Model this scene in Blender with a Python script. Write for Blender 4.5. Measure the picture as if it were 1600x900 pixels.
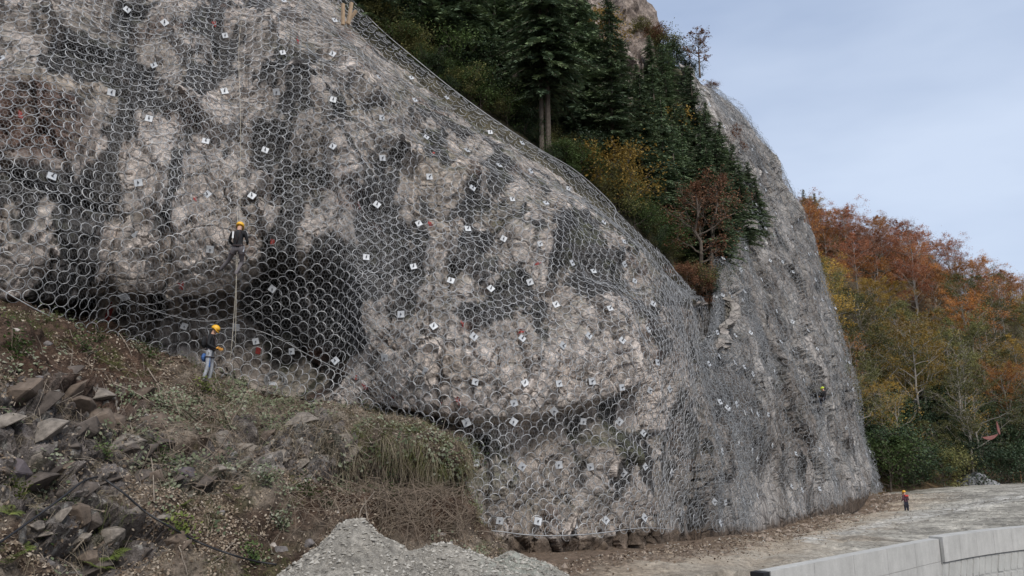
import bpy, bmesh, math, random
import numpy as np
from mathutils import Vector, Matrix

# ------------------------------------------------------------------ scene, camera, light
for o in list(bpy.data.objects): bpy.data.objects.remove(o)
scene = bpy.context.scene
COL = scene.collection
CAMZ = 3.2
PITCH = math.radians(12.0)
F = 1210.0                                  # focal length in pixels of the 1600 px photograph
cam_d = bpy.data.cameras.new('camera'); cam = bpy.data.objects.new('camera', cam_d); COL.objects.link(cam)
cam.location = (0, 0, CAMZ); cam.rotation_euler = (math.pi/2 + PITCH, 0, 0)
cam_d.sensor_width = 36.0; cam_d.lens = 36.0*F/1600.0; cam_d.clip_start = 0.1; cam_d.clip_end = 4000
scene.camera = cam

SUN_EL, SUN_AZ = math.radians(46), math.radians(158)      # azimuth clockwise from +y
world = bpy.data.worlds.new('World'); scene.world = world; world.use_nodes = True
wn = world.node_tree; wn.nodes.clear()
def N(nt, t, **kw):
    n = nt.nodes.new(t)
    for k, v in kw.items(): setattr(n, k, v)
    return n
wo = N(wn, 'ShaderNodeOutputWorld'); wb = N(wn, 'ShaderNodeBackground'); wb.inputs[1].default_value = 0.1
sky = N(wn, 'ShaderNodeTexSky', sky_type='NISHITA', sun_disc=False, sun_elevation=SUN_EL, sun_rotation=SUN_AZ)
sky.air_density = 1.0; sky.dust_density = 2.0
tc = N(wn, 'ShaderNodeTexCoord'); mp = N(wn, 'ShaderNodeMapping'); mp.inputs['Scale'].default_value = (1.0, 1.0, 3.2)
nz = N(wn, 'ShaderNodeTexNoise'); nz.inputs['Scale'].default_value = 1.5; nz.inputs['Detail'].default_value = 5; nz.inputs['Roughness'].default_value = 0.5
rp = N(wn, 'ShaderNodeValToRGB')
rp.color_ramp.elements[0].position = 0.36; rp.color_ramp.elements[0].color = (1.95, 2.4, 3.3, 1)
rp.color_ramp.elements[1].position = 0.68; rp.color_ramp.elements[1].color = (3.1, 3.55, 4.35, 1)
mx = N(wn, 'ShaderNodeMix', data_type='RGBA'); mx.inputs[0].default_value = 0.9
wn.links.new(tc.outputs['Generated'], mp.inputs[0]); wn.links.new(mp.outputs[0], nz.inputs['Vector'])
wn.links.new(nz.outputs[0], rp.inputs[0]); wn.links.new(sky.outputs[0], mx.inputs[6]); wn.links.new(rp.outputs[0], mx.inputs[7])
wn.links.new(mx.outputs[2], wb.inputs[0]); wn.links.new(wb.outputs[0], wo.inputs[0])
sd = bpy.data.lights.new('sun', 'SUN'); sd.energy = 1.5; sd.angle = math.radians(30); sd.color = (1, 0.96, 0.9)
sun = bpy.data.objects.new('sun', sd); COL.objects.link(sun); sun.location = (0, -20, 60)
sun.rotation_euler = Vector((-math.sin(SUN_AZ)*math.cos(SUN_EL), -math.cos(SUN_AZ)*math.cos(SUN_EL), -math.sin(SUN_EL))).to_track_quat('-Z', 'Y').to_euler()
scene.view_settings.view_transform = 'Standard'; scene.view_settings.look = 'None'
scene.view_settings.exposure = 1.1; scene.view_settings.gamma = 1.0; scene.view_settings.use_curve_mapping = False
scene.render.engine = 'CYCLES'
scene.cycles.max_bounces = 5; scene.cycles.diffuse_bounces = 3

# ------------------------------------------------------------------ pixel <-> world
SP, CP = math.sin(PITCH), math.cos(PITCH)
def P(px, py, Y):
    """point seen at pixel (px,py) of the 1600x900 photograph whose world y is Y"""
    a = (px-800)/F; b = -(py-450)/F
    d = np.array([a, CP-SP*b, SP+CP*b]); t = Y/d[1]
    return np.array([0, 0, CAMZ]) + d*t
def proj(p):
    p = np.asarray(p, float); x = p[..., 0]; y = p[..., 1]; z = p[..., 2]-CAMZ
    fw = CP*y+SP*z; up = -SP*y+CP*z
    return 800+F*x/fw, 450-F*up/fw

# ------------------------------------------------------------------ noise
def _h(ix, iy, iz, seed):
    h = (ix.astype(np.uint32)*np.uint32(374761393) + iy.astype(np.uint32)*np.uint32(668265263)
         + iz.astype(np.uint32)*np.uint32(2147483647) + np.uint32((seed*974634767) & 0xffffffff))
    h = (h ^ (h >> np.uint32(13)))*np.uint32(1274126177)
    h = (h ^ (h >> np.uint32(16)))*np.uint32(2246822519)
    return ((h ^ (h >> np.uint32(15))) & np.uint32(0xffffff)).astype(np.float64)/16777215.0
def vnoise(p, seed=0):
    i = np.floor(p).astype(np.int64); f = p-i; f = f*f*f*(f*(f*6-15)+10)
    r = 0
    for dx in (0, 1):
        wx = f[..., 0] if dx else 1-f[..., 0]
        for dy in (0, 1):
            wy = f[..., 1] if dy else 1-f[..., 1]
            for dz in (0, 1):
                wz = f[..., 2] if dz else 1-f[..., 2]
                r = r + wx*wy*wz*_h(i[..., 0]+dx, i[..., 1]+dy, i[..., 2]+dz, seed)
    return r*2-1
def fbm(p, octv=4, seed=0, gain=0.5):
    p = np.asarray(p, float); a = 1; s = 0; t = 0
    for k in range(octv):
        s = s+a*vnoise(p+k*17.3, seed+k); t += a; a *= gain; p = p*2.03
    return s/t
def ridged(p, octv=4, seed=0):
    a = 1; s = 0; t = 0
    for k in range(octv):
        s = s+a*(1-np.abs(vnoise(p+k*11.7, seed+k))*2); t += a; a *= 0.5; p = p*2.1
    return s/t
def voro(p, seed=0):
    i = np.floor(p).astype(np.int64); f1 = np.full(p.shape[:-1], 9.0); f2 = f1.copy(); cid = np.zeros(p.shape[:-1])
    for dx in (-1, 0, 1):
        for dy in (-1, 0, 1):
            for dz in (-1, 0, 1):
                cx, cy, cz = i[..., 0]+dx, i[..., 1]+dy, i[..., 2]+dz
                q = np.stack([cx+_h(cx, cy, cz, seed), cy+_h(cx, cy, cz, seed+1), cz+_h(cx, cy, cz, seed+2)], -1)
                d = np.sqrt(((q-p)**2).sum(-1)); cl = d < f1
                f2 = np.where(cl, f1, np.minimum(f2, d)); cid = np.where(cl, _h(cx, cy, cz, seed+3), cid); f1 = np.where(cl, d, f1)
    return f1, f2, cid
def facet(p, seed=0):
    """fractured rock: each Voronoi cell is a tilted plane; returns (tilt, cell value, distance to the crack)"""
    i = np.floor(p).astype(np.int64); f1 = np.full(p.shape[:-1], 9.0); f2 = f1.copy(); cid = np.zeros(p.shape[:-1]); tl = cid.copy()
    for dx in (-1, 0, 1):
        for dy in (-1, 0, 1):
            for dz in (-1, 0, 1):
                cx, cy, cz = i[..., 0]+dx, i[..., 1]+dy, i[..., 2]+dz
                h0, h1, h2, h3 = (_h(cx, cy, cz, seed+k) for k in range(4))
                e = p-np.stack([cx+h0, cy+h1, cz+h2], -1); d = np.sqrt((e**2).sum(-1)); cl = d < f1
                t = e[..., 0]*((h3*7.3) % 1-.5)+e[..., 1]*((h3*13.7) % 1-.5)+e[..., 2]*((h3*29.1) % 1-.5)
                f2 = np.where(cl, f1, np.minimum(f2, d)); cid = np.where(cl, h3, cid); tl = np.where(cl, t, tl); f1 = np.where(cl, d, f1)
    return tl, cid, f2-f1
def sst(a, b, x):
    t = np.clip((x-a)/(b-a), 0, 1); return t*t*(3-2*t)
def lerp(a, b, t): return np.asarray(a)*(1-t[..., None])+np.asarray(b)*t[..., None]
def blob(px, py, cx, cy, rx, ry, ang=0, soft=0.5):
    a = math.radians(ang); dx = px-cx; dy = py-cy
    u = (dx*math.cos(a)+dy*math.sin(a))/rx; v = (-dx*math.sin(a)+dy*math.cos(a))/ry
    return 1-sst(1-soft, 1+soft, np.sqrt(u*u+v*v))

# ------------------------------------------------------------------ object helpers
def link(o, parent=None):
    COL.objects.link(o)
    if parent is not None: o.parent = parent
    return o
def tag(o, label=None, cat=None, group=None, kind=None):
    if label: o['label'] = label
    if cat: o['category'] = cat
    if group: o['group'] = group
    if kind: o['kind'] = kind
    return o
def meshdata(name, V, faces, material=None, attrs=None, smooth=False):
    """faces: list of int arrays (n,k); attrs: {name: per-vertex float or rgb array}"""
    V = np.asarray(V, np.float32); me = bpy.data.meshes.new(name)
    if isinstance(faces, np.ndarray): faces = [faces]
    faces = [np.asarray(f, np.int32) for f in faces if len(f)]
    me.vertices.add(len(V)); me.vertices.foreach_set('co', V.ravel())
    loops = np.concatenate([f.ravel() for f in faces]); tot = np.concatenate([np.full(len(f), f.shape[1], np.int32) for f in faces])
    me.loops.add(len(loops)); me.loops.foreach_set('vertex_index', loops)
    me.polygons.add(len(tot)); me.polygons.foreach_set('loop_start', np.concatenate([[0], np.cumsum(tot)[:-1]]).astype(np.int32))
    me.polygons.foreach_set('loop_total', tot)
    me.polygons.foreach_set('use_smooth', np.full(len(tot), bool(smooth)))
    for k, v in (attrs or {}).items():
        v = np.asarray(v, np.float32)
        if v.ndim == 1:
            at = me.attributes.new(k, 'FLOAT', 'POINT'); at.data.foreach_set('value', v)
        else:
            at = me.attributes.new(k, 'FLOAT_COLOR', 'POINT')
            at.data.foreach_set('color', np.concatenate([v, np.ones((len(v), 1), np.float32)], 1).ravel())
    if material:
        for m in (material if isinstance(material, (list, tuple)) else [material]): me.materials.append(m)
    me.update(calc_edges=True); me.validate()
    return me
def mobj(name, V, faces, material=None, parent=None, attrs=None, smooth=False):
    return link(bpy.data.objects.new(name, meshdata(name, V, faces, material, attrs, smooth)), parent)
def empty(name, loc=(0, 0, 0), parent=None):
    o = bpy.data.objects.new(name, None); o.location = loc; o.empty_display_size = 0.3
    return link(o, parent)
def grid_faces(n, m, flip=False):
    i = np.arange(n*m).reshape(n, m)
    a, b, c, d = i[:-1, :-1].ravel(), i[1:, :-1].ravel(), i[1:, 1:].ravel(), i[:-1, 1:].ravel()
    return np.stack([a, d, c, b] if flip else [a, b, c, d], 1)
def grid_normals(G):
    du = np.gradient(G, axis=0); dv = np.gradient(G, axis=1)
    n = np.cross(du, dv); return n/(np.linalg.norm(n, axis=-1, keepdims=True)+1e-9)
class MB:
    """collects shapes into one mesh"""
    def __init__(s): s.v = []; s.f = {3: [], 4: []}; s.n = 0; s.a = []
    def add(s, V, Fs, rnd=0.5):
        V = np.asarray(V, float).reshape(-1, 3)
        if isinstance(Fs, np.ndarray): Fs = [Fs]
        for f in Fs:
            f = np.asarray(f)
            if len(f): s.f[f.shape[1]].append(f+s.n)
        s.v.append(V); s.n += len(V); s.a.append(np.broadcast_to(np.asarray(rnd, float), (len(V),)))
    def faces(s): return [np.concatenate(x) for x in s.f.values() if x]
    def data(s, name, mat, smooth=False): return meshdata(name, np.concatenate(s.v), s.faces(), mat, {'rnd': np.concatenate(s.a)}, smooth)
    def build(s, name, mat, parent=None, smooth=False): return link(bpy.data.objects.new(name, s.data(name, mat, smooth)), parent)
def tube_arr(pts, r, sides=5, cap=True):
    pts = np.asarray(pts, float); n = len(pts); r = np.broadcast_to(np.asarray(r, float), (n,))
    T = np.gradient(pts, axis=0); T /= np.linalg.norm(T, axis=1, keepdims=True)+1e-9
    ref = np.array([0.0, 0, 1]) if abs(T[0, 2]) < 0.9 else np.array([1.0, 0, 0])
    A = np.cross(T, ref); A /= np.linalg.norm(A, axis=1, keepdims=True)+1e-9; B = np.cross(T, A)
    an = np.arange(sides)*2*math.pi/sides
    V = pts[:, None]+r[:, None, None]*(np.cos(an)[None, :, None]*A[:, None]+np.sin(an)[None, :, None]*B[:, None])
    i = np.arange(n*sides).reshape(n, sides); j = np.roll(i, -1, axis=1)
    f = np.stack([i[:-1], j[:-1], j[1:], i[1:]], -1).reshape(-1, 4)
    fs = [f]
    if cap and sides == 4: fs.append(np.array([i[0][::-1], i[-1]]))
    elif cap and sides > 4:
        fs.append(np.array([[i[0][0], i[0][k+1], i[0][k]] for k in range(1, sides-1)]+[[i[-1][0], i[-1][k], i[-1][k+1]] for k in range(1, sides-1)]))
    return V.reshape(-1, 3), fs
def box_arr(c, sx, sy, sz, R=None):
    q = np.array([[x, y, z] for x in (-.5, .5) for y in (-.5, .5) for z in (-.5, .5)])*[sx, sy, sz]
    if R is not None: q = q@np.asarray(R).T
    f = np.array([[0, 1, 3, 2], [4, 6, 7, 5], [0, 4, 5, 1], [2, 3, 7, 6], [0, 2, 6, 4], [1, 5, 7, 3]])
    return q+np.asarray(c), f
def rotz(a): c, s = math.cos(a), math.sin(a); return np.array([[c, -s, 0], [s, c, 0], [0, 0, 1.0]])
def sphere_arr(c, rx, ry=None, rz=None, nu=10, nv=6):
    ry = ry or rx; rz = rz or rx
    V = [[0, 0, rz]]
    for j in range(1, nv):
        a = math.pi*j/nv
        for i in range(nu): b = 2*math.pi*i/nu; V.append([rx*math.sin(a)*math.cos(b), ry*math.sin(a)*math.sin(b), rz*math.cos(a)])
    V.append([0, 0, -rz]); t = []; q = []
    for i in range(nu):
        k = (i+1) % nu; t.append([0, 1+i, 1+k]); t.append([len(V)-1, 1+(nv-2)*nu+k, 1+(nv-2)*nu+i])
        for j in range(nv-2): q.append([1+j*nu+i, 1+(j+1)*nu+i, 1+(j+1)*nu+k, 1+j*nu+k])
    return np.array(V)+np.asarray(c), [np.array(t), np.array(q)]
def unit(v): v = np.asarray(v, float); return v/(np.linalg.norm(v, axis=-1, keepdims=True)+1e-9)

# ------------------------------------------------------------------ materials
def new_mat(name, rough=0.85, spec=0.3):
    m = bpy.data.materials.new(name); m.use_nodes = True; nt = m.node_tree
    b = nt.nodes['Principled BSDF']; b.inputs['Roughness'].default_value = rough
    b.inputs['Specular IOR Level'].default_value = spec
    return m, nt, b
def noise_node(nt, scale, detail=4, rough=0.6, coord='Object'):
    t = N(nt, 'ShaderNodeTexCoord'); n = N(nt, 'ShaderNodeTexNoise')
    n.inputs['Scale'].default_value = scale; n.inputs['Detail'].default_value = detail; n.inputs['Roughness'].default_value = rough
    nt.links.new(t.outputs[coord], n.inputs['Vector']); return n
def mulrange(nt, col_out, noise_out, lo, hi, nlo=0.25, nhi=0.75):
    mr = N(nt, 'ShaderNodeMapRange'); mr.inputs[1].default_value = nlo; mr.inputs[2].default_value = nhi
    mr.inputs[3].default_value = lo; mr.inputs[4].default_value = hi
    nt.links.new(noise_out, mr.inputs[0])
    m = N(nt, 'ShaderNodeMix', data_type='RGBA', blend_type='MULTIPLY'); m.inputs[0].default_value = 1
    nt.links.new(col_out, m.inputs[6]); nt.links.new(mr.outputs[0], m.inputs[7]); return m.outputs[2]
def bump(nt, b, h, strength=0.5, dist=0.05):
    n = N(nt, 'ShaderNodeBump'); n.inputs['Strength'].default_value = strength; n.inputs['Distance'].default_value = dist
    nt.links.new(h, n.inputs['Height']); nt.links.new(n.outputs[0], b.inputs['Normal'])
def terrain_mat(name, s1=3.0, s2=18.0, lo=0.55, hi=1.4, bd=0.08, rough=0.9, crack=0.0, streak=0.0):
    m, nt, b = new_mat(name, rough, 0.2)
    at = N(nt, 'ShaderNodeAttribute', attribute_name='col')
    n1 = noise_node(nt, s1, 8, 0.72); n2 = noise_node(nt, s2, 5, 0.75)
    c = mulrange(nt, at.outputs['Color'], n1.outputs[0], lo, hi, .36, .64); c = mulrange(nt, c, n2.outputs[0], 1-(1-lo)*.6, 1+(hi-1)*.6, .34, .66)
    ad = N(nt, 'ShaderNodeMath', operation='ADD'); nt.links.new(n1.outputs[0], ad.inputs[0]); nt.links.new(n2.outputs[0], ad.inputs[1]); h = ad.outputs[0]
    if crack:
        t = N(nt, 'ShaderNodeTexCoord'); wn_ = noise_node(nt, 1.2, 5, .6); mxv = N(nt, 'ShaderNodeMix', data_type='VECTOR'); mxv.inputs[0].default_value = .22
        nt.links.new(t.outputs['Object'], mxv.inputs[4]); nt.links.new(wn_.outputs['Color'], mxv.inputs[5])
        for sc_, wd in ((crack, .035), (crack*2.7, .04)):
            v = N(nt, 'ShaderNodeTexVoronoi', feature='DISTANCE_TO_EDGE'); v.inputs['Scale'].default_value = sc_; nt.links.new(mxv.outputs[1], v.inputs['Vector'])
            c = mulrange(nt, c, v.outputs['Distance'], .6, 1.0, 0, wd)
            mr = N(nt, 'ShaderNodeMapRange'); mr.inputs[2].default_value = wd*1.6; mr.inputs[4].default_value = .8; nt.links.new(v.outputs['Distance'], mr.inputs[0])
            a2 = N(nt, 'ShaderNodeMath', operation='ADD'); nt.links.new(h, a2.inputs[0]); nt.links.new(mr.outputs[0], a2.inputs[1]); h = a2.outputs[0]
    if streak:
        t = N(nt, 'ShaderNodeTexCoord'); mp_ = N(nt, 'ShaderNodeMapping'); mp_.inputs['Scale'].default_value = (2.4, 2.4, .22); n3 = N(nt, 'ShaderNodeTexNoise'); n3.inputs['Scale'].default_value = 1.4; n3.inputs['Detail'].default_value = 7; n3.inputs['Roughness'].default_value = .68
        nt.links.new(t.outputs['Object'], mp_.inputs[0]); nt.links.new(mp_.outputs[0], n3.inputs['Vector']); c = mulrange(nt, c, n3.outputs[0], 1-streak, 1+streak*.5, .38, .6)
    nt.links.new(c, b.inputs['Base Color']); bump(nt, b, h, 1.0, bd); return m
def flat_mat(name, col, rough=0.8, var=0.25, scale=8.0, metal=0.0, bd=0.0, spec=0.3):
    m, nt, b = new_mat(name, rough, spec); b.inputs['Metallic'].default_value = metal
    rgb = N(nt, 'ShaderNodeRGB'); rgb.outputs[0].default_value = (*col, 1); n = noise_node(nt, scale, 5, 0.65)
    nt.links.new(mulrange(nt, rgb.outputs[0], n.outputs[0], 1-var, 1+var), b.inputs['Base Color'])
    if bd: bump(nt, b, n.outputs[0], 0.6, bd)
    return m
def leaf_mat(name, cols, rough=0.65, transl=0.25, objvar=0.25):
    """colour ramp over the per-leaf 'rnd' attribute, with a per-object brightness change"""
    m, nt, b = new_mat(name, rough, 0.25)
    at = N(nt, 'ShaderNodeAttribute', attribute_name='rnd'); r = N(nt, 'ShaderNodeValToRGB')
    el = r.color_ramp.elements
    while len(el) < len(cols): el.new(0.5)
    for k, c in enumerate(cols): el[k].position = k/(len(cols)-1); el[k].color = (*c, 1)
    nt.links.new(at.outputs['Fac'], r.inputs[0])
    oi = N(nt, 'ShaderNodeObjectInfo'); c = mulrange(nt, r.outputs[0], oi.outputs['Random'], 1-objvar, 1+objvar, 0, 1)
    nt.links.new(c, b.inputs['Base Color'])
    if transl:
        tr = N(nt, 'ShaderNodeBsdfTranslucent'); nt.links.new(c, tr.inputs[0]); ms = N(nt, 'ShaderNodeMixShader'); ms.inputs[0].default_value = transl
        out = nt.nodes['Material Output']; nt.links.new(b.outputs[0], ms.inputs[1]); nt.links.new(tr.outputs[0], ms.inputs[2]); nt.links.new(ms.outputs[0], out.inputs[0])
    return m
# ------------------------------------------------------------------ spline patches
def hermite(x, X, Y):
    """cubic through rows of Y at knots X (finite-difference tangents)"""
    X = np.asarray(X, float); Y = np.asarray(Y, float); h = np.diff(X); sl = np.diff(Y, axis=0)/h.reshape(-1, *([1]*(Y.ndim-1)))
    m = np.empty_like(Y); m[0] = sl[0]; m[-1] = sl[-1]
    w0 = h[1:]/(h[:-1]+h[1:]); w0 = w0.reshape(-1, *([1]*(Y.ndim-1))); m[1:-1] = w0*sl[:-1]+(1-w0)*sl[1:]
    k = np.clip(np.searchsorted(X, x, side='right')-1, 0, len(X)-2); t = (x-X[k])/h[k]
    sh = (-1,)+(1,)*(Y.ndim-1); t = t.reshape(sh); hh = h[k].reshape(sh)
    return (2*t**3-3*t**2+1)*Y[k]+(t**3-2*t**2+t)*hh*m[k]+(-2*t**3+3*t**2)*Y[k+1]+(t**3-t**2)*hh*m[k+1]
class Patch:
    def __init__(s, cols, mind=25):
        s.cols = [np.array([P(*q) for q in c]) for c in cols]
        mid = [np.mean([q[0] for q in c]) for c in cols]
        s.S = np.concatenate([[0], np.cumsum(np.maximum(np.abs(np.diff(mid)), mind))])
    def grid(s, sv, tv):
        C = []
        for c in s.cols:
            a = np.concatenate([[0], np.cumsum(np.linalg.norm(np.diff(c, axis=0), axis=1))]); C.append(hermite(tv*a[-1], a, c))
        return hermite(sv, s.S, np.array(C))

# ------------------------------------------------------------------ the cliff (structure)
CLIFF_COLS = [
 [(-200, 600, 19), (-200, 520, 19), (-160, 300, 20), (-120, 100, 21.5), (-60, -150, 25), (0, -350, 29)],
 [(0, 600, 20.8), (0, 455, 20.8), (20, 300, 21), (50, 150, 22), (90, 0, 24), (140, -150, 27.5), (200, -270, 32)],
 [(190, 680, 23.6), (190, 520, 23.5), (190, 430, 22.8), (205, 300, 22.8), (220, 150, 23.9), (245, 0, 26.4), (290, -130, 30.5), (330, -190, 34)],
 [(360, 720, 25.6), (360, 600, 25.4), (362, 480, 24.6), (360, 400, 24), (365, 280, 24.1), (375, 140, 25.3), (390, 0, 28), (415, -60, 31), (440, -100, 34)],
 [(530, 740, 25.5), (530, 620, 25.4), (530, 500, 25), (525, 380, 24.8), (522, 250, 25.3), (525, 120, 27), (530, 45, 29.3), (540, 10, 31.5), (556, -12, 34.5)],
 [(640, 790, 25), (640, 640, 24.8), (638, 500, 24.8), (640, 380, 25.3), (645, 260, 26.5), (655, 165, 29), (668, 118, 31.2), (685, 92, 34.5)],
 [(745, 870, 24.3), (745, 720, 24.3), (745, 600, 24.6), (748, 480, 25.3), (752, 370, 26.5), (760, 275, 28.8), (772, 218, 31.2), (790, 188, 33), (812, 173, 36)],
 [(860, 880, 25), (862, 760, 25.2), (866, 640, 25.2), (870, 530, 26), (876, 430, 27.3), (885, 340, 29.8), (895, 288, 32), (910, 262, 34), (930, 244, 37)],
 [(955, 875, 26.2), (960, 780, 26.6), (966, 680, 26.8), (972, 580, 27.6), (980, 490, 29), (990, 410, 31.5), (998, 367, 33.5), (1008, 348, 35.5), (1025, 338, 38.5)],
 [(1040, 865, 28.5), (1050, 780, 29.2), (1058, 690, 30), (1062, 590, 31.2), (1064, 510, 33), (1066, 460, 35), (1070, 434, 37), (1080, 422, 39), (1095, 412, 42)],
 [(1115, 860, 32.5), (1122, 780, 33.5), (1126, 690, 35), (1124, 600, 37), (1118, 530, 39.5), (1112, 480, 42), (1110, 450, 44), (1112, 425, 46.5), (1118, 395, 50)],
 [(1180, 850, 37), (1188, 790, 38.5), (1190, 700, 40.5), (1182, 590, 43.5), (1170, 480, 47), (1150, 370, 51), (1135, 300, 54), (1120, 240, 57), (1100, 180, 59), (1085, 140, 61), (1070, 120, 65)],
 [(1245, 838, 44), (1250, 780, 45.5), (1252, 690, 48), (1240, 580, 51), (1218, 450, 55), (1185, 330, 59), (1150, 220, 62), (1120, 155, 64), (1100, 128, 66), (1085, 118, 70)],
 [(1310, 815, 53.5), (1315, 760, 55), (1312, 680, 58), (1290, 540, 62), (1258, 400, 66), (1220, 300, 68.5), (1175, 215, 70), (1140, 160, 70.5), (1115, 134, 71.5), (1095, 122, 75)],
 [(1365, 795, 66), (1372, 768, 68), (1348, 680, 70), (1322, 560, 72.5), (1285, 420, 75), (1240, 290, 76.5), (1195, 215, 77), (1160, 165, 76.5), (1125, 140, 77), (1100, 126, 80)],
 [(1362, 785, 80), (1360, 760, 82), (1332, 670, 84), (1304, 550, 86), (1264, 410, 88), (1218, 290, 88), (1172, 215, 88), (1137, 170, 87), (1110, 145, 87), (1090, 135, 90)],
 [(1300, 780, 100), (1295, 750, 102), (1270, 660, 104), (1240, 550, 105), (1200, 410, 106), (1160, 290, 106), (1120, 215, 106), (1090, 175, 105), (1070, 150, 105), (1050, 140, 108)]]
for k_, w_ in zip(range(3, 11), (.3, .75, 1, 1.15, 1.3, 1.3, 1.1, .35)):            # keep the back edge of the crest low
    c_ = CLIFF_COLS[k_]
    for j_, d_ in zip((-1, -2, -3, -4), (52, 38, 22, 8)): c_[j_] = (c_[j_][0], c_[j_][1]+d_*w_, c_[j_][2])
CLIFF = Patch(CLIFF_COLS)
SB = CLIFF.S[9]+0.55*(CLIFF.S[10]-CLIFF.S[9])          # where the near face ends and the far buttress starts
ns, nt_ = 700, 310
sv = np.concatenate([np.linspace(60, SB, 450)[:-1], np.linspace(SB, CLIFF.S[-1], ns-449)]); tv = np.linspace(0, 1, nt_)
CB = CLIFF.grid(sv, tv); CN = grid_normals(CB)
if (CN[..., 1].mean()) > 0: CN = -CN
cx, cy = proj(CB)
def line_below(px, py, pts, fade):
    """1 just under the polyline, fading to 0 `fade` pixels lower"""
    x = [q[0] for q in pts]; y = np.interp(px, x, [q[1] for q in pts]); d = py-y
    w = sst(x[0]-25, x[0]+10, px)*(1-sst(x[-1]-10, x[-1]+25, px))
    return w*sst(-4, 10, d)*(1-sst(fade*0.35, fade, d))
q3 = CB*np.array([1, 1, 1])
wob = fbm(CB*0.35, 3, 5)*22
wx_, wy_ = cx+wob, cy+fbm(CB*0.35, 3, 9)*18
near = (1-sst(SB-60, SB+60, sv))[:, None]*np.ones((1, nt_))
scale = 1+0.9*(1-near)
far = 1-near
D = fbm(CB*0.16, 3, 1)*0.6*(1+0.9*far)
qv = np.stack([(CB[..., 0]-CB[..., 2]*(0.08+0.28*sst(480, 620, cx)))*0.75, CB[..., 1]*0.75, CB[..., 2]*0.10], -1)
D += fbm(qv, 3, 21)*0.75*(1-0.35*far)
w3 = np.stack([fbm(CB*0.8, 3, 41), fbm(CB*0.8, 3, 43), fbm(CB*0.8, 3, 45)], -1)
tl, cid, ed = facet(CB*np.array([0.55, 0.55, 0.36])*(1-0.45*far[..., None])+w3*0.22, 51)
D += tl*1.4+(cid-0.5)*0.26-0.16*(1-sst(0.0, 0.07, ed))
tl, cid2, ed2 = facet(CB*np.array([1.5, 1.5, 1.15])*(1-0.5*far[..., None])+w3*0.5, 61)
D += (tl*0.38+(cid2-0.5)*0.10-0.07*(1-sst(0.0, 0.08, ed2)))*(1-0.2*far)
tl, cid3, ed3 = facet(CB*np.array([3.6, 3.6, 3.0])+w3*0.8, 71)
D += (tl*0.14+(cid3-0.5)*0.035-0.03*(1-sst(0.0, 0.1, ed3))+fbm(CB*3.2, 3, 81)*0.06)*(1-0.8*far)
D += 0.5*blob(wx_, wy_, 200, 405, 170, 62, 0, 0.45)
D += 0.35*blob(wx_, wy_, 770, 565, 250, 90, -4, 0.6)
DNET = D.copy()
# the overhangs and hollows
D -= 2.2*blob(cx+wob*2.2, cy+fbm(CB*0.5, 4, 9)*48, 452, 508, 92, 112, 0, 0.16)
D -= 1.9*line_below(cx, wy_, [(20, 468), (120, 476), (200, 468), (260, 474), (345, 462)], 150)
D -= 1.0*line_below(cx, cy+wob*0.6, [(535, 634), (640, 644), (740, 657), (850, 645), (930, 628), (1010, 606)], 110)
D -= 1.0*blob(wx_, wy_, 425, 212, 62, 40, 10, 0.4)+0.8*blob(wx_, wy_, 490, 262, 34, 70, 8, 0.5)
D -= 1.1*blob(wx_, wy_, 430, 290, 22, 20, 0, 0.5)
D -= 0.9*blob(wx_, wy_, 600, 345, 36, 80, 10, 0.5)+0.8*blob(wx_, wy_, 775, 320, 28, 60, 14, 0.5)+0.8*blob(wx_, wy_, 905, 385, 34, 62, 20, 0.5)
D -= 0.6*blob(wx_, wy_, 655, 420, 20, 60, 12, 0.5)+0.6*blob(wx_, wy_, 722, 400, 12, 70, 12, 0.5)
tfade = (1-sst(0.66, 0.88, tv))[None, :]
bfade = 1-far*(1-sst(0.03, 0.10, tv))[None, :]
D = D*(0.25+0.75*tfade)*bfade-0.25-0.45*far; DNET = DNET*(0.25+0.75*tfade)*0.85+0.15*D-0.2-0.5*far
CG = CB+CN*D[..., None]
CGN = grid_normals(CG); CGN *= np.sign((CGN*CN).sum(-1, keepdims=True))
# rock colours: pale limestone, black lichen and tannin streaks, painted hollow shade, rust, moss
n1 = fbm(CB*0.28, 4, 101); n2 = fbm(CB*0.9, 4, 111)
pale = np.array([0.66, 0.575, 0.51]); midc = np.array([0.385, 0.332, 0.288]); dark = np.array([0.062, 0.058, 0.056])
tan = np.array([0.36, 0.285, 0.20]); rust = np.array([0.12, 0.055, 0.034]); green = np.array([0.10, 0.105, 0.055])
pm = 0.42+1.2*n1+0.8*fbm(CB*1.7, 4, 106)
for b_ in [(35, 410, 70, 70), (290, 400, 75, 75), (225, 250, 90, 60), (320, 210, 40, 70), (500, 110, 36, 40), (545, 240, 22, 60), (465, 245, 34, 40), (700, 270, 50, 70),
           (780, 570, 260, 62), (610, 600, 70, 40), (1050, 640, 50, 80), (860, 300, 60, 30), (520, 500, 22, 70), (930, 500, 60, 60), (470, 350, 40, 24), (770, 410, 26, 60), (90, 130, 70, 30), (1280, 460, 20, 30)]:
    pm = pm+0.75*blob(wx_, wy_, *b_)
C = lerp(midc, pale, np.clip(pm, 0, 1))
lean_ = 0.10+0.28*sst(480, 620, cx)
sq = np.stack([(CB[..., 0]-CB[..., 2]*lean_)*0.95, CB[..., 1]*0.95, CB[..., 2]*0.10], -1)
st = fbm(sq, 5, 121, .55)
dm = -0.24+2.1*st+0.35*n2
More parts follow.
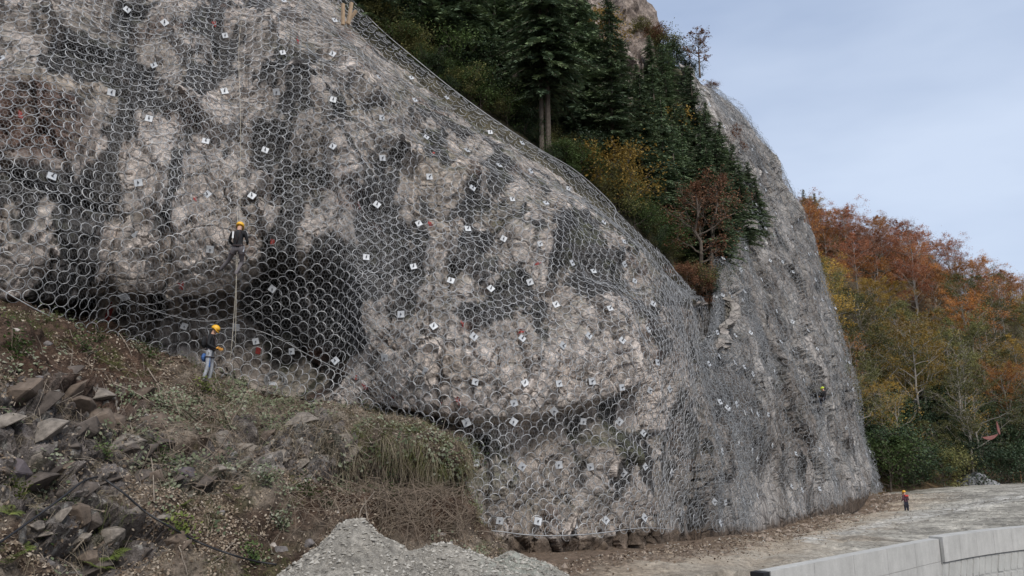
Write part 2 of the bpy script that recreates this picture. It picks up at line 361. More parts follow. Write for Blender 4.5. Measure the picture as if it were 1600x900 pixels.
for b_ in [(70, 45, 90, 50, 25), (160, 80, 80, 40, 25), (60, 290, 70, 30, -10), (20, 330, 30, 60, 0), (252, 300, 20, 95, 6), (150, 180, 60, 30, 20), (420, 212, 62, 42, 10), (490, 270, 32, 75, 6),
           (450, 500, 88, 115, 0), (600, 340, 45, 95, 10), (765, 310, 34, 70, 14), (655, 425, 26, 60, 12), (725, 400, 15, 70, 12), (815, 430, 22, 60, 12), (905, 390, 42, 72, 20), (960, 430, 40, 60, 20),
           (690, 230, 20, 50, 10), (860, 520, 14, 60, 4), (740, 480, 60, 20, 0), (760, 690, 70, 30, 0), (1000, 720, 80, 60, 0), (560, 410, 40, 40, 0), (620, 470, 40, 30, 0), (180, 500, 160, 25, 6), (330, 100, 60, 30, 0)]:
    dm = dm+0.78*blob(wx_, wy_, *b_, 0.45)  # black stains, plus recess shade painted into the colour over the hollows
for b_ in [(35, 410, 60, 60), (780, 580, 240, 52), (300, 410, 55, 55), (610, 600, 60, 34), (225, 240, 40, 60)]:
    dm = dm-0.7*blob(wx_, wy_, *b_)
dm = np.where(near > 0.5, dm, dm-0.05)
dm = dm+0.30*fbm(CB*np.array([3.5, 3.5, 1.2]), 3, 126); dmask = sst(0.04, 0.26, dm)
C = lerp(C, tan, np.clip(sst(0.15, 0.6, fbm(CB*0.5, 3, 131))*0.35+0.4*blob(wx_, wy_, 700, 280, 50, 70)+0.5*blob(wx_, wy_, 90, 130, 80, 30), 0, 0.8))
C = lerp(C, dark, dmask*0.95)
C = lerp(C, rust, np.clip(0.85*blob(wx_, wy_, 35, 195, 100, 60, 10)+0.5*sst(0.35, 0.6, fbm(CB*0.7, 3, 141)), 0, 0.85))
mossy = np.clip(0.6*blob(wx_, wy_, 860, 720, 170, 70)+0.6*blob(wx_, wy_, 500, 60, 80, 40)+0.5*sst(0.2, 0.6, CGN[..., 2])+0.55*blob(wx_, wy_, 860, 300, 300, 60, 35), 0, 1)*sst(-0.1, 0.35, fbm(CB*1.3, 3, 151))
C = lerp(C, green, mossy*0.8)
n4 = fbm(CB*0.22, 3, 171)+0.7*fbm(CB*0.75, 3, 181)
C = lerp(C, np.array([0.175, 0.167, 0.158])*np.clip(1+2.4*n4, 0.12, 2.3)[..., None], (1-near)*0.7)
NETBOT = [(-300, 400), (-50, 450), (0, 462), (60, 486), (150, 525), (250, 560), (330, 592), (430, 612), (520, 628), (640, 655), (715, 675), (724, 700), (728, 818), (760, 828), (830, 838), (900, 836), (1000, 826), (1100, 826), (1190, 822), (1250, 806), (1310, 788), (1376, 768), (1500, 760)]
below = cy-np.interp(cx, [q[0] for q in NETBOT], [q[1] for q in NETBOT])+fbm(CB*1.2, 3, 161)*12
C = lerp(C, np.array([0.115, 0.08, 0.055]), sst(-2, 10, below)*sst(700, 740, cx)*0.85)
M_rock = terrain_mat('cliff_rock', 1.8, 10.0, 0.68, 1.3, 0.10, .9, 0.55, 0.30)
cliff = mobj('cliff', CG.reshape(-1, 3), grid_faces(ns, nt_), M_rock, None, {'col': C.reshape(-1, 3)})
tag(cliff, kind='structure')

# ------------------------------------------------------------------ the earth bank at the lower left (structure)
BANK = Patch([
 [(-200, 395, 23), (-200, 425, 19.5), (-200, 520, 17), (-200, 650, 15.2), (-200, 800, 14.2), (-200, 900, 13.6), (-200, 1050, 12.8)],
 [(-10, 445, 23), (0, 462, 20.2), (0, 520, 18), (0, 590, 16.6), (0, 690, 15.6), (0, 800, 14.8), (0, 900, 14.1), (0, 1050, 13.2)],
 [(150, 505, 25.5), (150, 520, 23), (150, 560, 20.5), (150, 610, 18.6), (150, 690, 17.3), (150, 790, 16.4), (150, 900, 15.6), (150, 1050, 14.5)],
 [(310, 578, 28), (305, 586, 25.3), (302, 610, 23.3), (300, 650, 21), (300, 700, 19.5), (300, 780, 18.5), (300, 900, 17.2), (300, 1050, 15.8)],
 [(430, 601, 28.5), (430, 610, 26), (430, 632, 24), (430, 665, 22.2), (430, 720, 20.9), (430, 800, 19.8), (430, 900, 18.6), (430, 1050, 17)],
 [(560, 632, 28), (560, 642, 25.5), (560, 660, 23.8), (560, 695, 22.6), (560, 750, 21.7), (560, 820, 20.9), (560, 900, 20), (560, 1050, 18.5)],
 [(670, 656, 28), (670, 670, 25), (670, 690, 23.6), (672, 720, 22.9), (674, 770, 22.4), (676, 830, 21.7), (680, 900, 20.8), (680, 1050, 19.5)],
 [(720, 672, 28), (720, 690, 25), (722, 710, 24), (724, 740, 23.5), (726, 790, 23.1), (735, 840, 22.4), (760, 900, 21.2), (760, 1050, 20)],
 [(736, 672, 30), (738, 690, 27), (742, 710, 26), (746, 740, 25.7), (752, 790, 25.3), (780, 840, 24.6), (830, 890, 23.2), (850, 1050, 21.5)]])
nbs, nbt = 460, 290
bs = np.linspace(40, BANK.S[-1], nbs); bt = np.linspace(0, 1, nbt)
BB = BANK.grid(bs, bt); BN = grid_normals(BB)
BN *= np.sign(BN[..., 2:3].mean())
bx, by = proj(BB); bw = fbm(BB*0.6, 3, 7)*16; bwx, bwy = bx+bw, by+fbm(BB*0.6, 3, 8)*14
rockm = np.clip(blob(bwx, bwy, 90, 690, 170, 105, -10, 0.3)+blob(bwx, bwy, 300, 735, 75, 42, -8, 0.3)+blob(bwx, bwy, 430, 690, 110, 50, -8, 0.35)+blob(bwx, bwy, 150, 840, 120, 50, 0, 0.4)+0.9*blob(bwx, bwy, 500, 720, 60, 40, 0, .4), 0, 1)
soilm = np.clip(1.2*blob(bwx, bwy, 90, 535, 190, 62, 24, 0.4)+.8*blob(bwx, bwy, 560, 800, 120, 40, 0, .5)+0.8*blob(bwx, bwy, 690, 790, 60, 60, 0, .5), 0, 1)
DB = fbm(BB*0.4, 3, 201)*0.55+(ridged(BB*0.9, 3, 211)-0.3)*0.22*(1-rockm)
f1, f2, cid = voro(BB*np.array([0.75, 0.75, 1.25])+fbm(BB*1.1, 2, 221)[..., None]*0.25+np.stack([BB[..., 2]*0.35, BB[..., 2]*0, BB[..., 0]*0.25], -1), 231)
tlc, cidb, g2 = facet(BB*np.array([1.9, 1.9, 2.9])+fbm(BB*2.1, 2, 222)[..., None]*0.2, 235); g1 = 0
tld, cidd, g3 = facet(BB*np.array([4.6, 4.6, 6.0]), 237)
tlb, cid, edb = facet(BB*np.array([0.7, 0.7, 1.1])+fbm(BB*1.1, 2, 221)[..., None]*0.2+np.stack([BB[..., 2]*0.35, BB[..., 2]*0, BB[..., 0]*0.25], -1), 231)
f1 = 0; f2 = edb
DB += rockm*(-.15+tlb*0.9+(cid-0.45)*0.4-0.30*(1-sst(0, 0.14, f2-f1))+tlc*0.55+(cidb-0.5)*0.18-0.08*(1-sst(0, .12, g2-g1))+tld*.2+(cidd-.5)*.05)
DB += (1-rockm)*(fbm(BB*2.5, 3, 241)*0.16+fbm(BB*6, 2, 251)*0.06)
# the grassy brow of the bank overhangs a hollow
DB += 0.45*blob(bwx, bwy, 630, 705, 95, 26, 8, 0.5)-0.95*blob(bwx, bwy, 625, 752, 95, 28, 4, 0.5)-0.5*blob(bwx, bwy, 470, 725, 20, 16)
DB *= (0.25+0.75*sst(0.02, 0.16, bt))[None, :]
BG = BB+BN*DB[..., None]; BGN = grid_normals(BG); BGN *= np.sign((BGN*BN).sum(-1, keepdims=True))
nb1 = fbm(BB*0.8, 4, 261); nb2 = fbm(BB*2.2, 3, 271)
soil = np.array([0.085, 0.058, 0.042]); litter = np.array([0.25, 0.205, 0.16]); brock = np.array([0.15, 0.13, 0.118]); bpale = np.array([0.27, 0.245, 0.22])
CBk = lerp(soil, litter, sst(-0.35, 0.35, nb1))
CBk = lerp(CBk, np.array([0.30, 0.26, 0.21]), blob(bwx, bwy, 400, 625, 200, 28, 10)*sst(-.2, .4, nb2)*0.7)
rk = lerp(brock*0.75, brock*1.35, np.clip(cid, 0, 1)); rk = lerp(rk, bpale, np.clip(0.9*blob(bwx, bwy, 430, 700, 110, 50, -8)*sst(-.3, .3, nb2)+0.6*sst(0.25, .5, nb2), 0, 1))
CBk = np.where(rockm[..., None] > 0.45, rk, CBk)
CBk = lerp(CBk, np.array([0.085, 0.05, 0.033]), soilm*0.9)
CBk = lerp(CBk, np.array([0.10, 0.10, 0.045]), sst(0.15, 0.5, fbm(BB*1.4, 3, 281))*0.5*(1-soilm))
lich = fbm(BB*5.5, 2, 291); CBk = lerp(CBk, np.array([0.42, 0.40, 0.36]), sst(0.42, 0.52, lich)*rockm*0.8)
M_bank = terrain_mat('bank_earth', 3.5, 20.0, 0.4, 1.55, 0.10)
bank = mobj('bank', BG.reshape(-1, 3), grid_faces(nbs, nbt), M_bank, None, {'col': CBk.reshape(-1, 3)})
tag(bank, kind='structure')

# ------------------------------------------------------------------ ground / road / hillside / upper slope (thin-plate height fields)
def tps(pts, smooth=1e-3):
    pts = np.array(pts, float); c = pts[:, :2]; n = len(c); sc = 30.0
    def U(r2): return 0.5*r2*np.log(r2+1e-9)
    d2 = ((c[:, None]-c[None])**2).sum(-1)/sc**2
    A = np.zeros((n+3, n+3)); A[:n, :n] = U(d2)+smooth*np.eye(n); A[:n, n] = 1; A[:n, n+1:] = c/sc; A[n, :n] = 1; A[n+1:, :n] = (c/sc).T
    w = np.linalg.solve(A, np.concatenate([pts[:, 2], [0, 0, 0]]))
    def f(x, y):
        x = np.asarray(x, float); y = np.asarray(y, float)
        r = w[n]+w[n+1]*x/sc+w[n+2]*y/sc
        for k in range(n): r = r+w[k]*U(((x-c[k, 0])**2+(y-c[k, 1])**2)/sc**2)
        return r
    return f
gp = [P(880, 884, 21.3), P(790, 885, 22.0), P(1000, 868, 23.8), P(1100, 852, 29), P(1190, 836, 37), P(1190, 862, 27), P(1300, 838, 33), P(1245, 822, 44.5), P(1310, 804, 54.5), P(1418, 809, 58),
      P(1372, 774, 70), P(1450, 803, 45.5), P(1590, 775, 58), P(1520, 788, 52), P(1590, 812, 37.5), P(1480, 826, 36), P(1590, 756, 95), P(1480, 766, 82), P(1420, 775, 78), P(1680, 760, 75), P(1680, 800, 45)]
gp = [tuple(p) for p in gp]+[(-12, 8, 0.6), (-5, 14, 0.25), (2, 12, 0.1), (-20, 0, 0.8), (10, 21, 0.0), (16, 29, -.1), (60, 60, -1), (80, 110, -0.5), (120, 60, -2)]
road_z = tps(gp, 5e-3)
WALL = np.array([(6.65, 22.0), (9.4, 24.5), (12.4, 27.2), (15.4, 29.9), (19.0, 32.6), (23.0, 34.9), (28.0, 37.0), (34.0, 38.8), (42.0, 40.2)])   # plan of the retaining wall
WALLZ = CAMZ-3.09
def wall_side(x, y):
    """signed distance to the wall line, positive on the river side"""
    x = np.asarray(x, float); y = np.asarray(y, float); best = np.full(x.shape, 1e9); sg = np.zeros(x.shape)
    W = np.vstack([WALL[0]-(WALL[1]-WALL[0])*1.5, WALL, WALL[-1]+(WALL[-1]-WALL[-2])*8])
    for a, b in zip(W[:-1], W[1:]):
        d = b-a; L = (d**2).sum(); t = np.clip(((x-a[0])*d[0]+(y-a[1])*d[1])/L, 0, 1)
        qx, qy = a[0]+t*d[0], a[1]+t*d[1]; dd = np.hypot(x-qx, y-qy); s = d[0]*(y-a[1])-d[1]*(x-a[0])
        cl = dd < best; best = np.where(cl, dd, best); sg = np.where(cl, -np.sign(s), sg)
    return best*sg
def ground_z(x, y):
    z = np.clip(road_z(x, y), -4, 3)
    far = sst(110, 200, np.hypot(x, y-30)); z = z*(1-far)-1.5*far
    s = wall_side(x, y)
    low = np.full(np.shape(x), -4.4)
    k = sst(0.0, 0.26, s)*sst(1.5, 5.5, np.asarray(x, float)-0.1*np.asarray(y, float))
    return z*(1-k)+low*k
gxs = np.concatenate([np.linspace(-1500, -60, 14)[:-1], np.linspace(-60, -8, 30)[:-1], np.linspace(-8, 45, 270)[:-1], np.linspace(45, 120, 60)[:-1], np.linspace(120, 1500, 14)])
gys = np.concatenate([np.linspace(-1500, -40, 12)[:-1], np.linspace(-40, 14, 40)[:-1], np.linspace(14, 70, 250)[:-1], np.linspace(70, 130, 60)[:-1], np.linspace(130, 2500, 16)])
GX, GY = np.meshgrid(gxs, gys, indexing='ij'); GZ = ground_z(GX, GY)
gpos = np.stack([GX, GY, GZ*0], -1)
inr = (np.hypot(GX-15, GY-40) < 90)
GZ = GZ+inr*(fbm(gpos*0.7, 3, 301)*0.10+fbm(gpos*2.2, 3, 311)*0.05+fbm(gpos*6, 2, 316)*0.03)
# wheel ruts along the road
rut = np.interp(GY, [20, 38, 58, 80], [3.0, 11.0, 21.5, 40]); dr = (GX-rut)
GZ -= 0.07*np.exp(-((dr-2.5)/0.35)**2)+0.07*np.exp(-((dr-4.6)/0.35)**2)
GG = np.stack([GX, GY, GZ], -1); gpx, gpy = proj(GG); vis = GY > 5
gn = fbm(gpos*0.5, 4, 321); gn2 = fbm(gpos*1.7, 3, 331)
gravel = np.array([0.32, 0.298, 0.255]); dirt = np.array([0.40, 0.32, 0.235]); soil2 = np.array([0.12, 0.08, 0.055]); chalk = np.array([0.50, 0.48, 0.44])
CGd = lerp(gravel*0.7, gravel*1.25, sst(-0.4, 0.4, gn+0.6*gn2))
cl_x = np.interp(GY, [20, 24, 29, 37, 44.5, 54.5, 70], [0, 4, 7.3, 12, 16.5, 23, 33]); dcl = GX-cl_x     # distance from the cliff foot
CGd = lerp(CGd, dirt, (1-sst(1.0, 7.0, dcl+gn*2.5))*0.8*(GY < 75)*vis)
CGd = lerp(CGd, soil2, (1-sst(0.3, 2.4, dcl+gn2*1.6))*0.85*(GY < 80)*vis)
ridge_y = np.interp(gpx, [1280, 1340, 1450, 1520, 1600], [842, 828, 803, 789, 774])
CGd = lerp(CGd, chalk, np.exp(-((gpy-ridge_y)/6)**2)*sst(-.4, .3, gn2)*0.9*(gpx > 1240)*vis)
str_ = fbm(np.stack([(GX*0.85+GY*0.5)*2.5, (GY*0.85-GX*0.5)*0.22, GX*0], -1), 3, 341)
CGd = CGd*(1+0.5*str_*(gpx > 1300)*vis)[..., None]
CGd = lerp(CGd, np.array([0.07, 0.05, 0.038]), sst(0.2, 1.2, wall_side(GX, GY))*0.9)
M_ground = terrain_mat('road_gravel', 5.0, 30.0, 0.6, 1.4, 0.05)
road = mobj('road', GG.reshape(-1, 3), grid_faces(len(gxs), len(gys)), M_ground, None, {'col': CGd.reshape(-1, 3)})
tag(road, kind='structure')

# far hillside
hp = [P(1290, 790, 80), P(1400, 768, 84), P(1500, 757, 94), P(1600, 748, 100), P(1800, 740, 105), P(2100, 735, 110)]
hp += [P(1130, 330, 155), P(1240, 366, 152), P(1350, 398, 150), P(1450, 436, 148), P(1600, 508, 146), P(1800, 560, 145), P(2100, 600, 145)]
hp += [P(1300, 590, 110), P(1450, 605, 114), P(1600, 635, 118), P(1800, 655, 120), P(1000, 330, 165)]
hp = [tuple(p) for p in hp]+[(40, 230, 30), (90, 230, 22), (160, 230, 14), (0, 230, 36)]
hill_z = tps(hp, 1e-2)
hx = np.linspace(20, 190, 120); hy = np.linspace(78, 260, 120); HX, HY = np.meshgrid(hx, hy, indexing='ij')
HZ = hill_z(HX, HY)+fbm(np.stack([HX, HY, HX*0], -1)*0.12, 4, 401)*1.2
HZ = np.where(HY < 86, np.minimum(HZ, hill_z(HX, HY)), HZ)
HG = np.stack([HX, HY, HZ], -1); CH = lerp(np.array([0.07, 0.055, 0.035]), np.array([0.13, 0.09, 0.05]), sst(-.3, .3, fbm(HG*0.3, 3, 411)))
M_hill = terrain_mat('forest_floor', 0.8, 5.0, 0.5, 1.5, 0.2)
tag(mobj('hillside', HG.reshape(-1, 3), grid_faces(len(hx), len(hy)), M_hill, None, {'col': CH.reshape(-1, 3)}), kind='structure')

# wooded slope and crag above the net
UP_COLS = [
 [(-100, -240, 31), (-60, -330, 40), (0, -420, 55), (60, -500, 75)],
 [(250, -100, 33), (300, -190, 42), (340, -280, 56), (380, -360, 76)],
 [(450, -20, 33), (490, -70, 40), (520, -160, 54), (560, -240, 76)],
 [(560, 35, 33.5), (600, -10, 40), (640, -90, 54), (670, -180, 76)],
 [(690, 120, 34), (720, 80, 40), (745, 0, 54), (770, -110, 74), (780, -190, 90)],
 [(790, 200, 35), (812, 165, 41), (840, 80, 53), (860, -40, 70), (870, -160, 85)],
 [(905, 275, 36), (920, 235, 43), (928, 150, 54), (925, 30, 66), (925, -90, 74), (925, -190, 84)],
 [(1005, 360, 38), (1010, 310, 46), (1000, 210, 56), (965, 120, 66), (955, 0, 72), (952, -100, 76), (950, -170, 84)],
 [(1095, 445, 49), (1090, 390, 54), (1060, 280, 58), (1010, 170, 67), (985, 85, 73), (972, 15, 76), (965, -70, 80), (960, -120, 88)],
 [(1135, 390, 57), (1130, 330, 60), (1110, 240, 62), (1075, 145, 67), (1035, 95, 73), (1010, 60, 77), (995, 20, 82), (985, 0, 90)],
 [(1150, 370, 64), (1145, 310, 67), (1125, 230, 68), (1095, 140, 72), (1065, 112, 77), (1030, 100, 85), (1010, 100, 95)],
 [(1130, 330, 90), (1125, 290, 92), (1105, 230, 94), (1080, 160, 95), (1050, 130, 97), (1020, 120, 102), (1000, 120, 110)]]
UP = Patch([[(c[0][0]-5, c[0][1]+110, c[0][2]+2.5), (c[0][0]-3, c[0][1]+48, c[0][2]+.8)]+c[1:] for c in UP_COLS])
us = np.linspace(0, UP.S[-1], 260); ut = np.linspace(0, 1, 150)
UB = UP.grid(us, ut); UN = grid_normals(UB); UN *= np.sign(UN[..., 2:3].mean())
ux, uy = proj(UB)
crag = np.clip(blob(ux, uy, 955, 40, 60, 150, 0, 0.3)+blob(ux, uy, 990, 60, 30, 80, 0, .3)+0.7*blob(ux, uy, 790, 20, 60, 40), 0, 1)
f1, f2, cid = voro(UB*np.array([0.35, 0.35, 0.18]), 431)
DU = fbm(UB*0.2, 3, 421)*0.8+crag*((cid-.4)*2.2+ridged(UB*np.array([.5, .5, .2]), 4, 441)*1.0)
UG = UB+UN*(DU*sst(0.05, 0.2, ut)[None, :])[..., None]-UN*0.3
CU = lerp(np.array([0.05, 0.045, 0.028]), np.array([0.10, 0.085, 0.05]), sst(-.3, .3, fbm(UB*0.5, 3, 451)))
CU = lerp(CU, lerp(np.array([0.17, 0.135, 0.115]), np.array([0.34, 0.28, 0.24]), sst(-.4, .5, fbm(UB*0.8, 4, 461))), crag)
tag(mobj('upper_slope', UG.reshape(-1, 3), grid_faces(len(us), len(ut)), terrain_mat('crag_and_soil', 1.5, 8, 0.5, 1.45, 0.15), None, {'col': CU.reshape(-1, 3)}), kind='structure')
# ------------------------------------------------------------------ ring nets over the rock
def winmax(A, w):
    R = A.copy()
    for ax in (0, 1):
        B = R.copy()
        for k in range(1, w+1): B = np.maximum(B, np.maximum(np.roll(R, k, ax), np.roll(R, -k, ax)))
        R = B
    return R
def blur(A, w, n=2):
    for _ in range(n):
        for ax in (0, 1):
            pad = [(0, 0)]*2; pad[ax] = (w, w); Q = np.pad(A, pad, 'edge'); c = np.cumsum(Q, ax)
            z = np.zeros_like(np.take(c, [0], ax)); c = np.concatenate([z, c], ax); n_ = A.shape[ax]
            A = (np.take(c, np.arange(2*w+1, 2*w+1+n_), ax)-np.take(c, np.arange(0, n_), ax))/(2*w+1)
    return A
NO = 0.8*blur(winmax(DNET, 5), 13)+0.2*blur(winmax(DNET, 5), 4, 1)+0.16
ktop = sst(0.70, 0.90, tv)[None, :]; NO = NO*(1-ktop)+np.minimum(NO, 0.12)*ktop-0.0
NO = NO+(0.40*sst(0.84, 0.94, tv))[None, :]*near
fold = fbm(np.stack([CB[..., 0]*0.55+CB[..., 1]*0.45, CB[..., 2]*0.06, CB[..., 0]*0], -1)*1.6, 3, 501)
NO = NO+far*np.maximum(fold, -0.1)*0.9
NP = CB+CN*NO[..., None]                          # the sheet the rings hang in
NNrm = grid_normals(NP); NNrm *= np.sign((NNrm*CN).sum(-1, keepdims=True))
# arc-length coordinates (u along, v up)
du = np.linalg.norm(np.diff(CB, axis=0), axis=-1); U_s = np.concatenate([[0], np.cumsum(np.median(du[:, 56:264], axis=1))])
dv = np.linalg.norm(np.diff(CB, axis=1), axis=-1); Vc = np.concatenate([np.zeros((ns, 1)), np.cumsum(dv, axis=1)], 1)
for i in range(ns): Vc[i] -= np.interp(3.0, CB[i, :, 2], Vc[i])
UT = np.arange(0, U_s[-1], 0.2); VT = np.arange(Vc.min(), Vc.max(), 0.2)
si = np.interp(UT, U_s, np.arange(ns)); i0 = np.clip(si.astype(int), 0, ns-2); fr = si-i0
TT = np.empty((len(UT), len(VT))); OK = np.empty(TT.shape, bool)
for k in range(len(UT)):
    vc = Vc[i0[k]]*(1-fr[k])+Vc[i0[k]+1]*fr[k]; TT[k] = np.interp(VT, vc, np.arange(nt_)); OK[k] = (VT > vc[0]) & (VT < vc[-1]-0.4)
def bil(G, a, b):
    a = np.clip(a, 0, G.shape[0]-1.001); b = np.clip(b, 0, G.shape[1]-1.001); i = a.astype(int); j = b.astype(int)
    e = (1,)*(G.ndim-2); fa = (a-i).reshape(a.shape+e); fb = (b-j).reshape(b.shape+e)
    return (G[i, j]*(1-fa)+G[i+1, j]*fa)*(1-fb)+(G[i, j+1]*(1-fa)+G[i+1, j+1]*fa)*fb
SI = np.repeat(si[:, None], len(VT), 1)
TBP = bil(NP, SI, TT); TBN = unit(bil(NNrm, SI, TT))
TBU = unit(np.gradient(TBP, axis=0)); TBV = unit(np.gradient(TBP, axis=1))
def look(u, v): return u/0.2, (v-VT[0])/0.2
def netpos(u, v, off=0.0):
    a, b = look(u, v); p = bil(TBP, a, b); n = unit(bil(TBN, a, b)); return p+n*off, n, bil(TBU, a, b), bil(TBV, a, b), bil(OK.astype(float), a, b) > 0.99
def facing(p, n): return (n*unit(np.array([0, 0, CAMZ])-p)).sum(-1)
TPX, TPY = proj(TBP); TF = facing(TBP, TBN)
def netat(px, py, off=0.0):
    d = (TPX-px)**2+(TPY-py)**2+np.where(OK & (TF > -0.2), 0, 1e6); d = d+0.002*TBP[..., 1]**2
    i = np.unravel_index(np.argmin(d), d.shape); p0 = TBP[i]; n0 = TBN[i]
    q = P(px, py, p0[1]); return q+n0*off, n0, TBU[i], TBV[i]
PL = [(198,17),(258,37),(351,57),(442,84),(522,33),(520,86),(241,104),(173,146),(350,144),(432,145),(520,157),(233,187),(321,222),(414,236),(520,230),(80,277),(217,287),(324,305),(394,307),(214,369),(328,390),(443,3),
 (590,122),(642,123),(647,158),(596,186),(697,154),(597,248),(665,216),(729,237),(765,208),(815,225),(779,260),(828,269),(887,296),(670,277),(737,295),(800,313),(852,319),(588,321),(654,351),(730,359),(786,374),(843,382),(942,349),(572,403),(646,418),(892,412),(926,425),(974,379),(974,414),(990,440),(704,440),(827,442),
 (194,463),(288,509),(369,511),(400,533),(457,549),(525,564),(426,451),(627,492),(678,511),(739,527),(815,530),(878,541),(919,526),(971,533),(602,559),(667,581),(742,597),(820,599),(872,600),(924,596),(970,606),(1013,610),(1044,608),(1025,567),(729,660),(802,659),(864,642),(910,658),(966,659),(1003,677),(743,724),(814,729),(872,726),(922,729),(963,730),(972,739),(1006,729),(1047,739),(726,809),(780,813),(839,815),(896,821),(945,813),(1005,809),(1063,801),(803,630),(868,477),(952,483),(1019,476),(1011,516),(3,94),(766,452)]
PLP = [netat(x_, y_)[0] for x_, y_ in PL]                # every plate pulls the net into a dimple
pull = np.zeros(TBP.shape[:2])
for q_ in PLP: pull = np.maximum(pull, np.exp(-((TBP-q_)**2).sum(-1)/0.55**2))
TBP = TBP-TBN*(0.24*pull)[..., None]; TBN = np.cross(np.gradient(TBP, axis=0), np.gradient(TBP, axis=1)); TBN = unit(TBN)*np.sign((TBN*bil(NNrm, SI, TT)).sum(-1, keepdims=True))
TBU = unit(np.gradient(TBP, axis=0)); TBV = unit(np.gradient(TBP, axis=1)); TPX, TPY = proj(TBP); TF = facing(TBP, TBN)
USB = np.interp(SB, sv, U_s)
def inside(p, margin=0):
    px, py = proj(p); yb = np.interp(px, [q[0] for q in NETBOT], [q[1] for q in NETBOT])
    return (py < yb+margin) & (px > -60) & (py > -70) & (px < 1640)
M_wire = flat_mat('galvanised_wire', (0.30, 0.30, 0.30), 0.5, 0.4, 3.0, 0.15, 0, 0.5)
M_wire2 = flat_mat('weathered_wire', (0.24, 0.245, 0.25), 0.55, 0.4, 3.0, 0.15, 0, 0.4)
M_mesh = flat_mat('fine_mesh_wire', (0.20, 0.20, 0.20), 0.55, 0.2, 3.0, 0.15)
M_plate = flat_mat('galvanised_plate', (0.42, 0.43, 0.44), 0.55, 0.45, 1.3, 0.15, 0, 0.5)
M_bolt = flat_mat('bolt_steel', (0.16, 0.16, 0.17), 0.5, 0.2, 10, 0.5)
rng = np.random.default_rng(4)
RD = 0.365
def ring_lattice(u0, u1, dia, seed):
    dx = dia*0.866; cols = np.arange(int((u1-u0)/dx)); rows = np.arange(int((VT[-1]-VT[0])/dia))
    ci, rj = np.meshgrid(cols, rows, indexing='ij'); u = u0+ci*dx; v = VT[0]+rj*dia+(ci % 2)*dia*0.5
    g = np.stack([u, v, u*0], -1)
    u = u+fbm(g*0.4, 3, seed)*0.24; v = v+fbm(g*0.4, 3, seed+5)*0.26
    r = np.random.default_rng(seed); u = u+r.normal(0, 0.014, u.shape); v = v+r.normal(0, 0.014, u.shape)
    return u.ravel(), v.ravel()
def ring_frames(u, v, dia, seed, tilt=0.11):
    p, n, tu, tvv, ok = netpos(u, v); r = np.random.default_rng(seed)
    p = p+n*r.normal(0.02, 0.02, len(p))[:, None]
    n = unit(n+r.normal(0, tilt, n.shape)); X = unit(tu-n*(tu*n).sum(-1, keepdims=True)); Y = np.cross(n, X)
    a = r.uniform(0, 6.28, len(p)); e = r.uniform(0.87, 1.08, len(p))*dia/2; e2 = r.uniform(0.95, 1.08, len(p))*dia/2
    A = X*np.cos(a)[:, None]+Y*np.sin(a)[:, None]; B = np.cross(n, A)
    k = ok & inside(p)
    return p[k], A[k]*e[k, None], B[k]*e2[k, None], n[k]
def ring_mesh(p, A, B, n, seg, wire, sides=3):
    an = np.arange(seg)*2*math.pi/seg; w = np.arange(sides)*2*math.pi/sides
    ca, sa = np.cos(an), np.sin(an); L = np.linalg.norm(A, axis=-1)[:, None, None, None]
    rr = 1+wire*np.cos(w)[None, None, :, None]/L
    rad = A[:, None, None]*ca[None, :, None, None]+B[:, None, None]*sa[None, :, None, None]
    V = p[:, None, None]+rad*rr+n[:, None, None]*(wire*np.sin(w))[None, None, :, None]
    m = len(p); i = np.arange(seg*sides).reshape(seg, sides); j = np.roll(i, -1, 0)
    f = np.stack([i, j, np.roll(j, -1, 1), np.roll(i, -1, 1)], -1).reshape(-1, 4)
    f = (f[None]+(np.arange(m)*seg*sides)[:, None, None]).reshape(-1, 4)
    return V.reshape(-1, 3), f
net = empty('ring_net', P(730, 830, 24.2)); tag(net, 'galvanised steel ring net with white anchor plates draped over the near pale rock face', 'rockfall net')
net2 = empty('ring_net', P(1300, 812, 52)); tag(net2, 'dense grey ring net covering the tall far buttress above the gravel road', 'rockfall net')
def keep(child, parent):
    child.parent = parent; child.matrix_parent_inverse = Matrix.Translation(-Vector(parent.location)); return child
def facing(p, n): return (n*unit(np.array([0, 0, CAMZ])-p)).sum(-1)
# near net
u, v = ring_lattice(0, USB+0.4, RD, 11); p, A, B, n = ring_frames(u, v, RD, 12)
k = facing(p, n) > -0.2; p, A, B, n = p[k], A[k], B[k], n[k]
rx, ry = proj(p); dist = np.linalg.norm(p-[0, 0, CAMZ], axis=1)
sc = np.where((rx > 15) & (rx < 1585) & (ry > 15) & (ry < np.interp(rx, [0, 330, 530], [440, 560, 600])), dist, 999)
big = np.argsort(sc)[:300]; rest = np.setdiff1d(np.arange(len(p)), big)
V_, f_ = ring_mesh(np.zeros((1, 3)), np.array([[1.0, 0, 0]]), np.array([[0, 1.0, 0]]), np.array([[0, 0, 1.0]]), 16, 0.064, 4)
ring_me = meshdata('ring', V_, f_, M_wire, None, True)
for k in big:
    o = bpy.data.objects.new('ring', ring_me); COL.objects.link(o); o.parent = net
    s = np.linalg.norm(A[k]); M = Matrix.Identity(4)
    for r in range(3): M[r][0], M[r][1], M[r][2], M[r][3] = A[k][r], B[k][r], n[k][r]*s, p[k][r]
    o.matrix_parent_inverse = Matrix.Translation(-Vector(net.location)); o.matrix_basis = M
V_, f_ = ring_mesh(p[rest], A[rest], B[rest], n[rest], 12, 0.0108)
tag(keep(mobj('wire_rings', V_, f_, M_wire), net), kind='stuff'); NR1 = len(p)
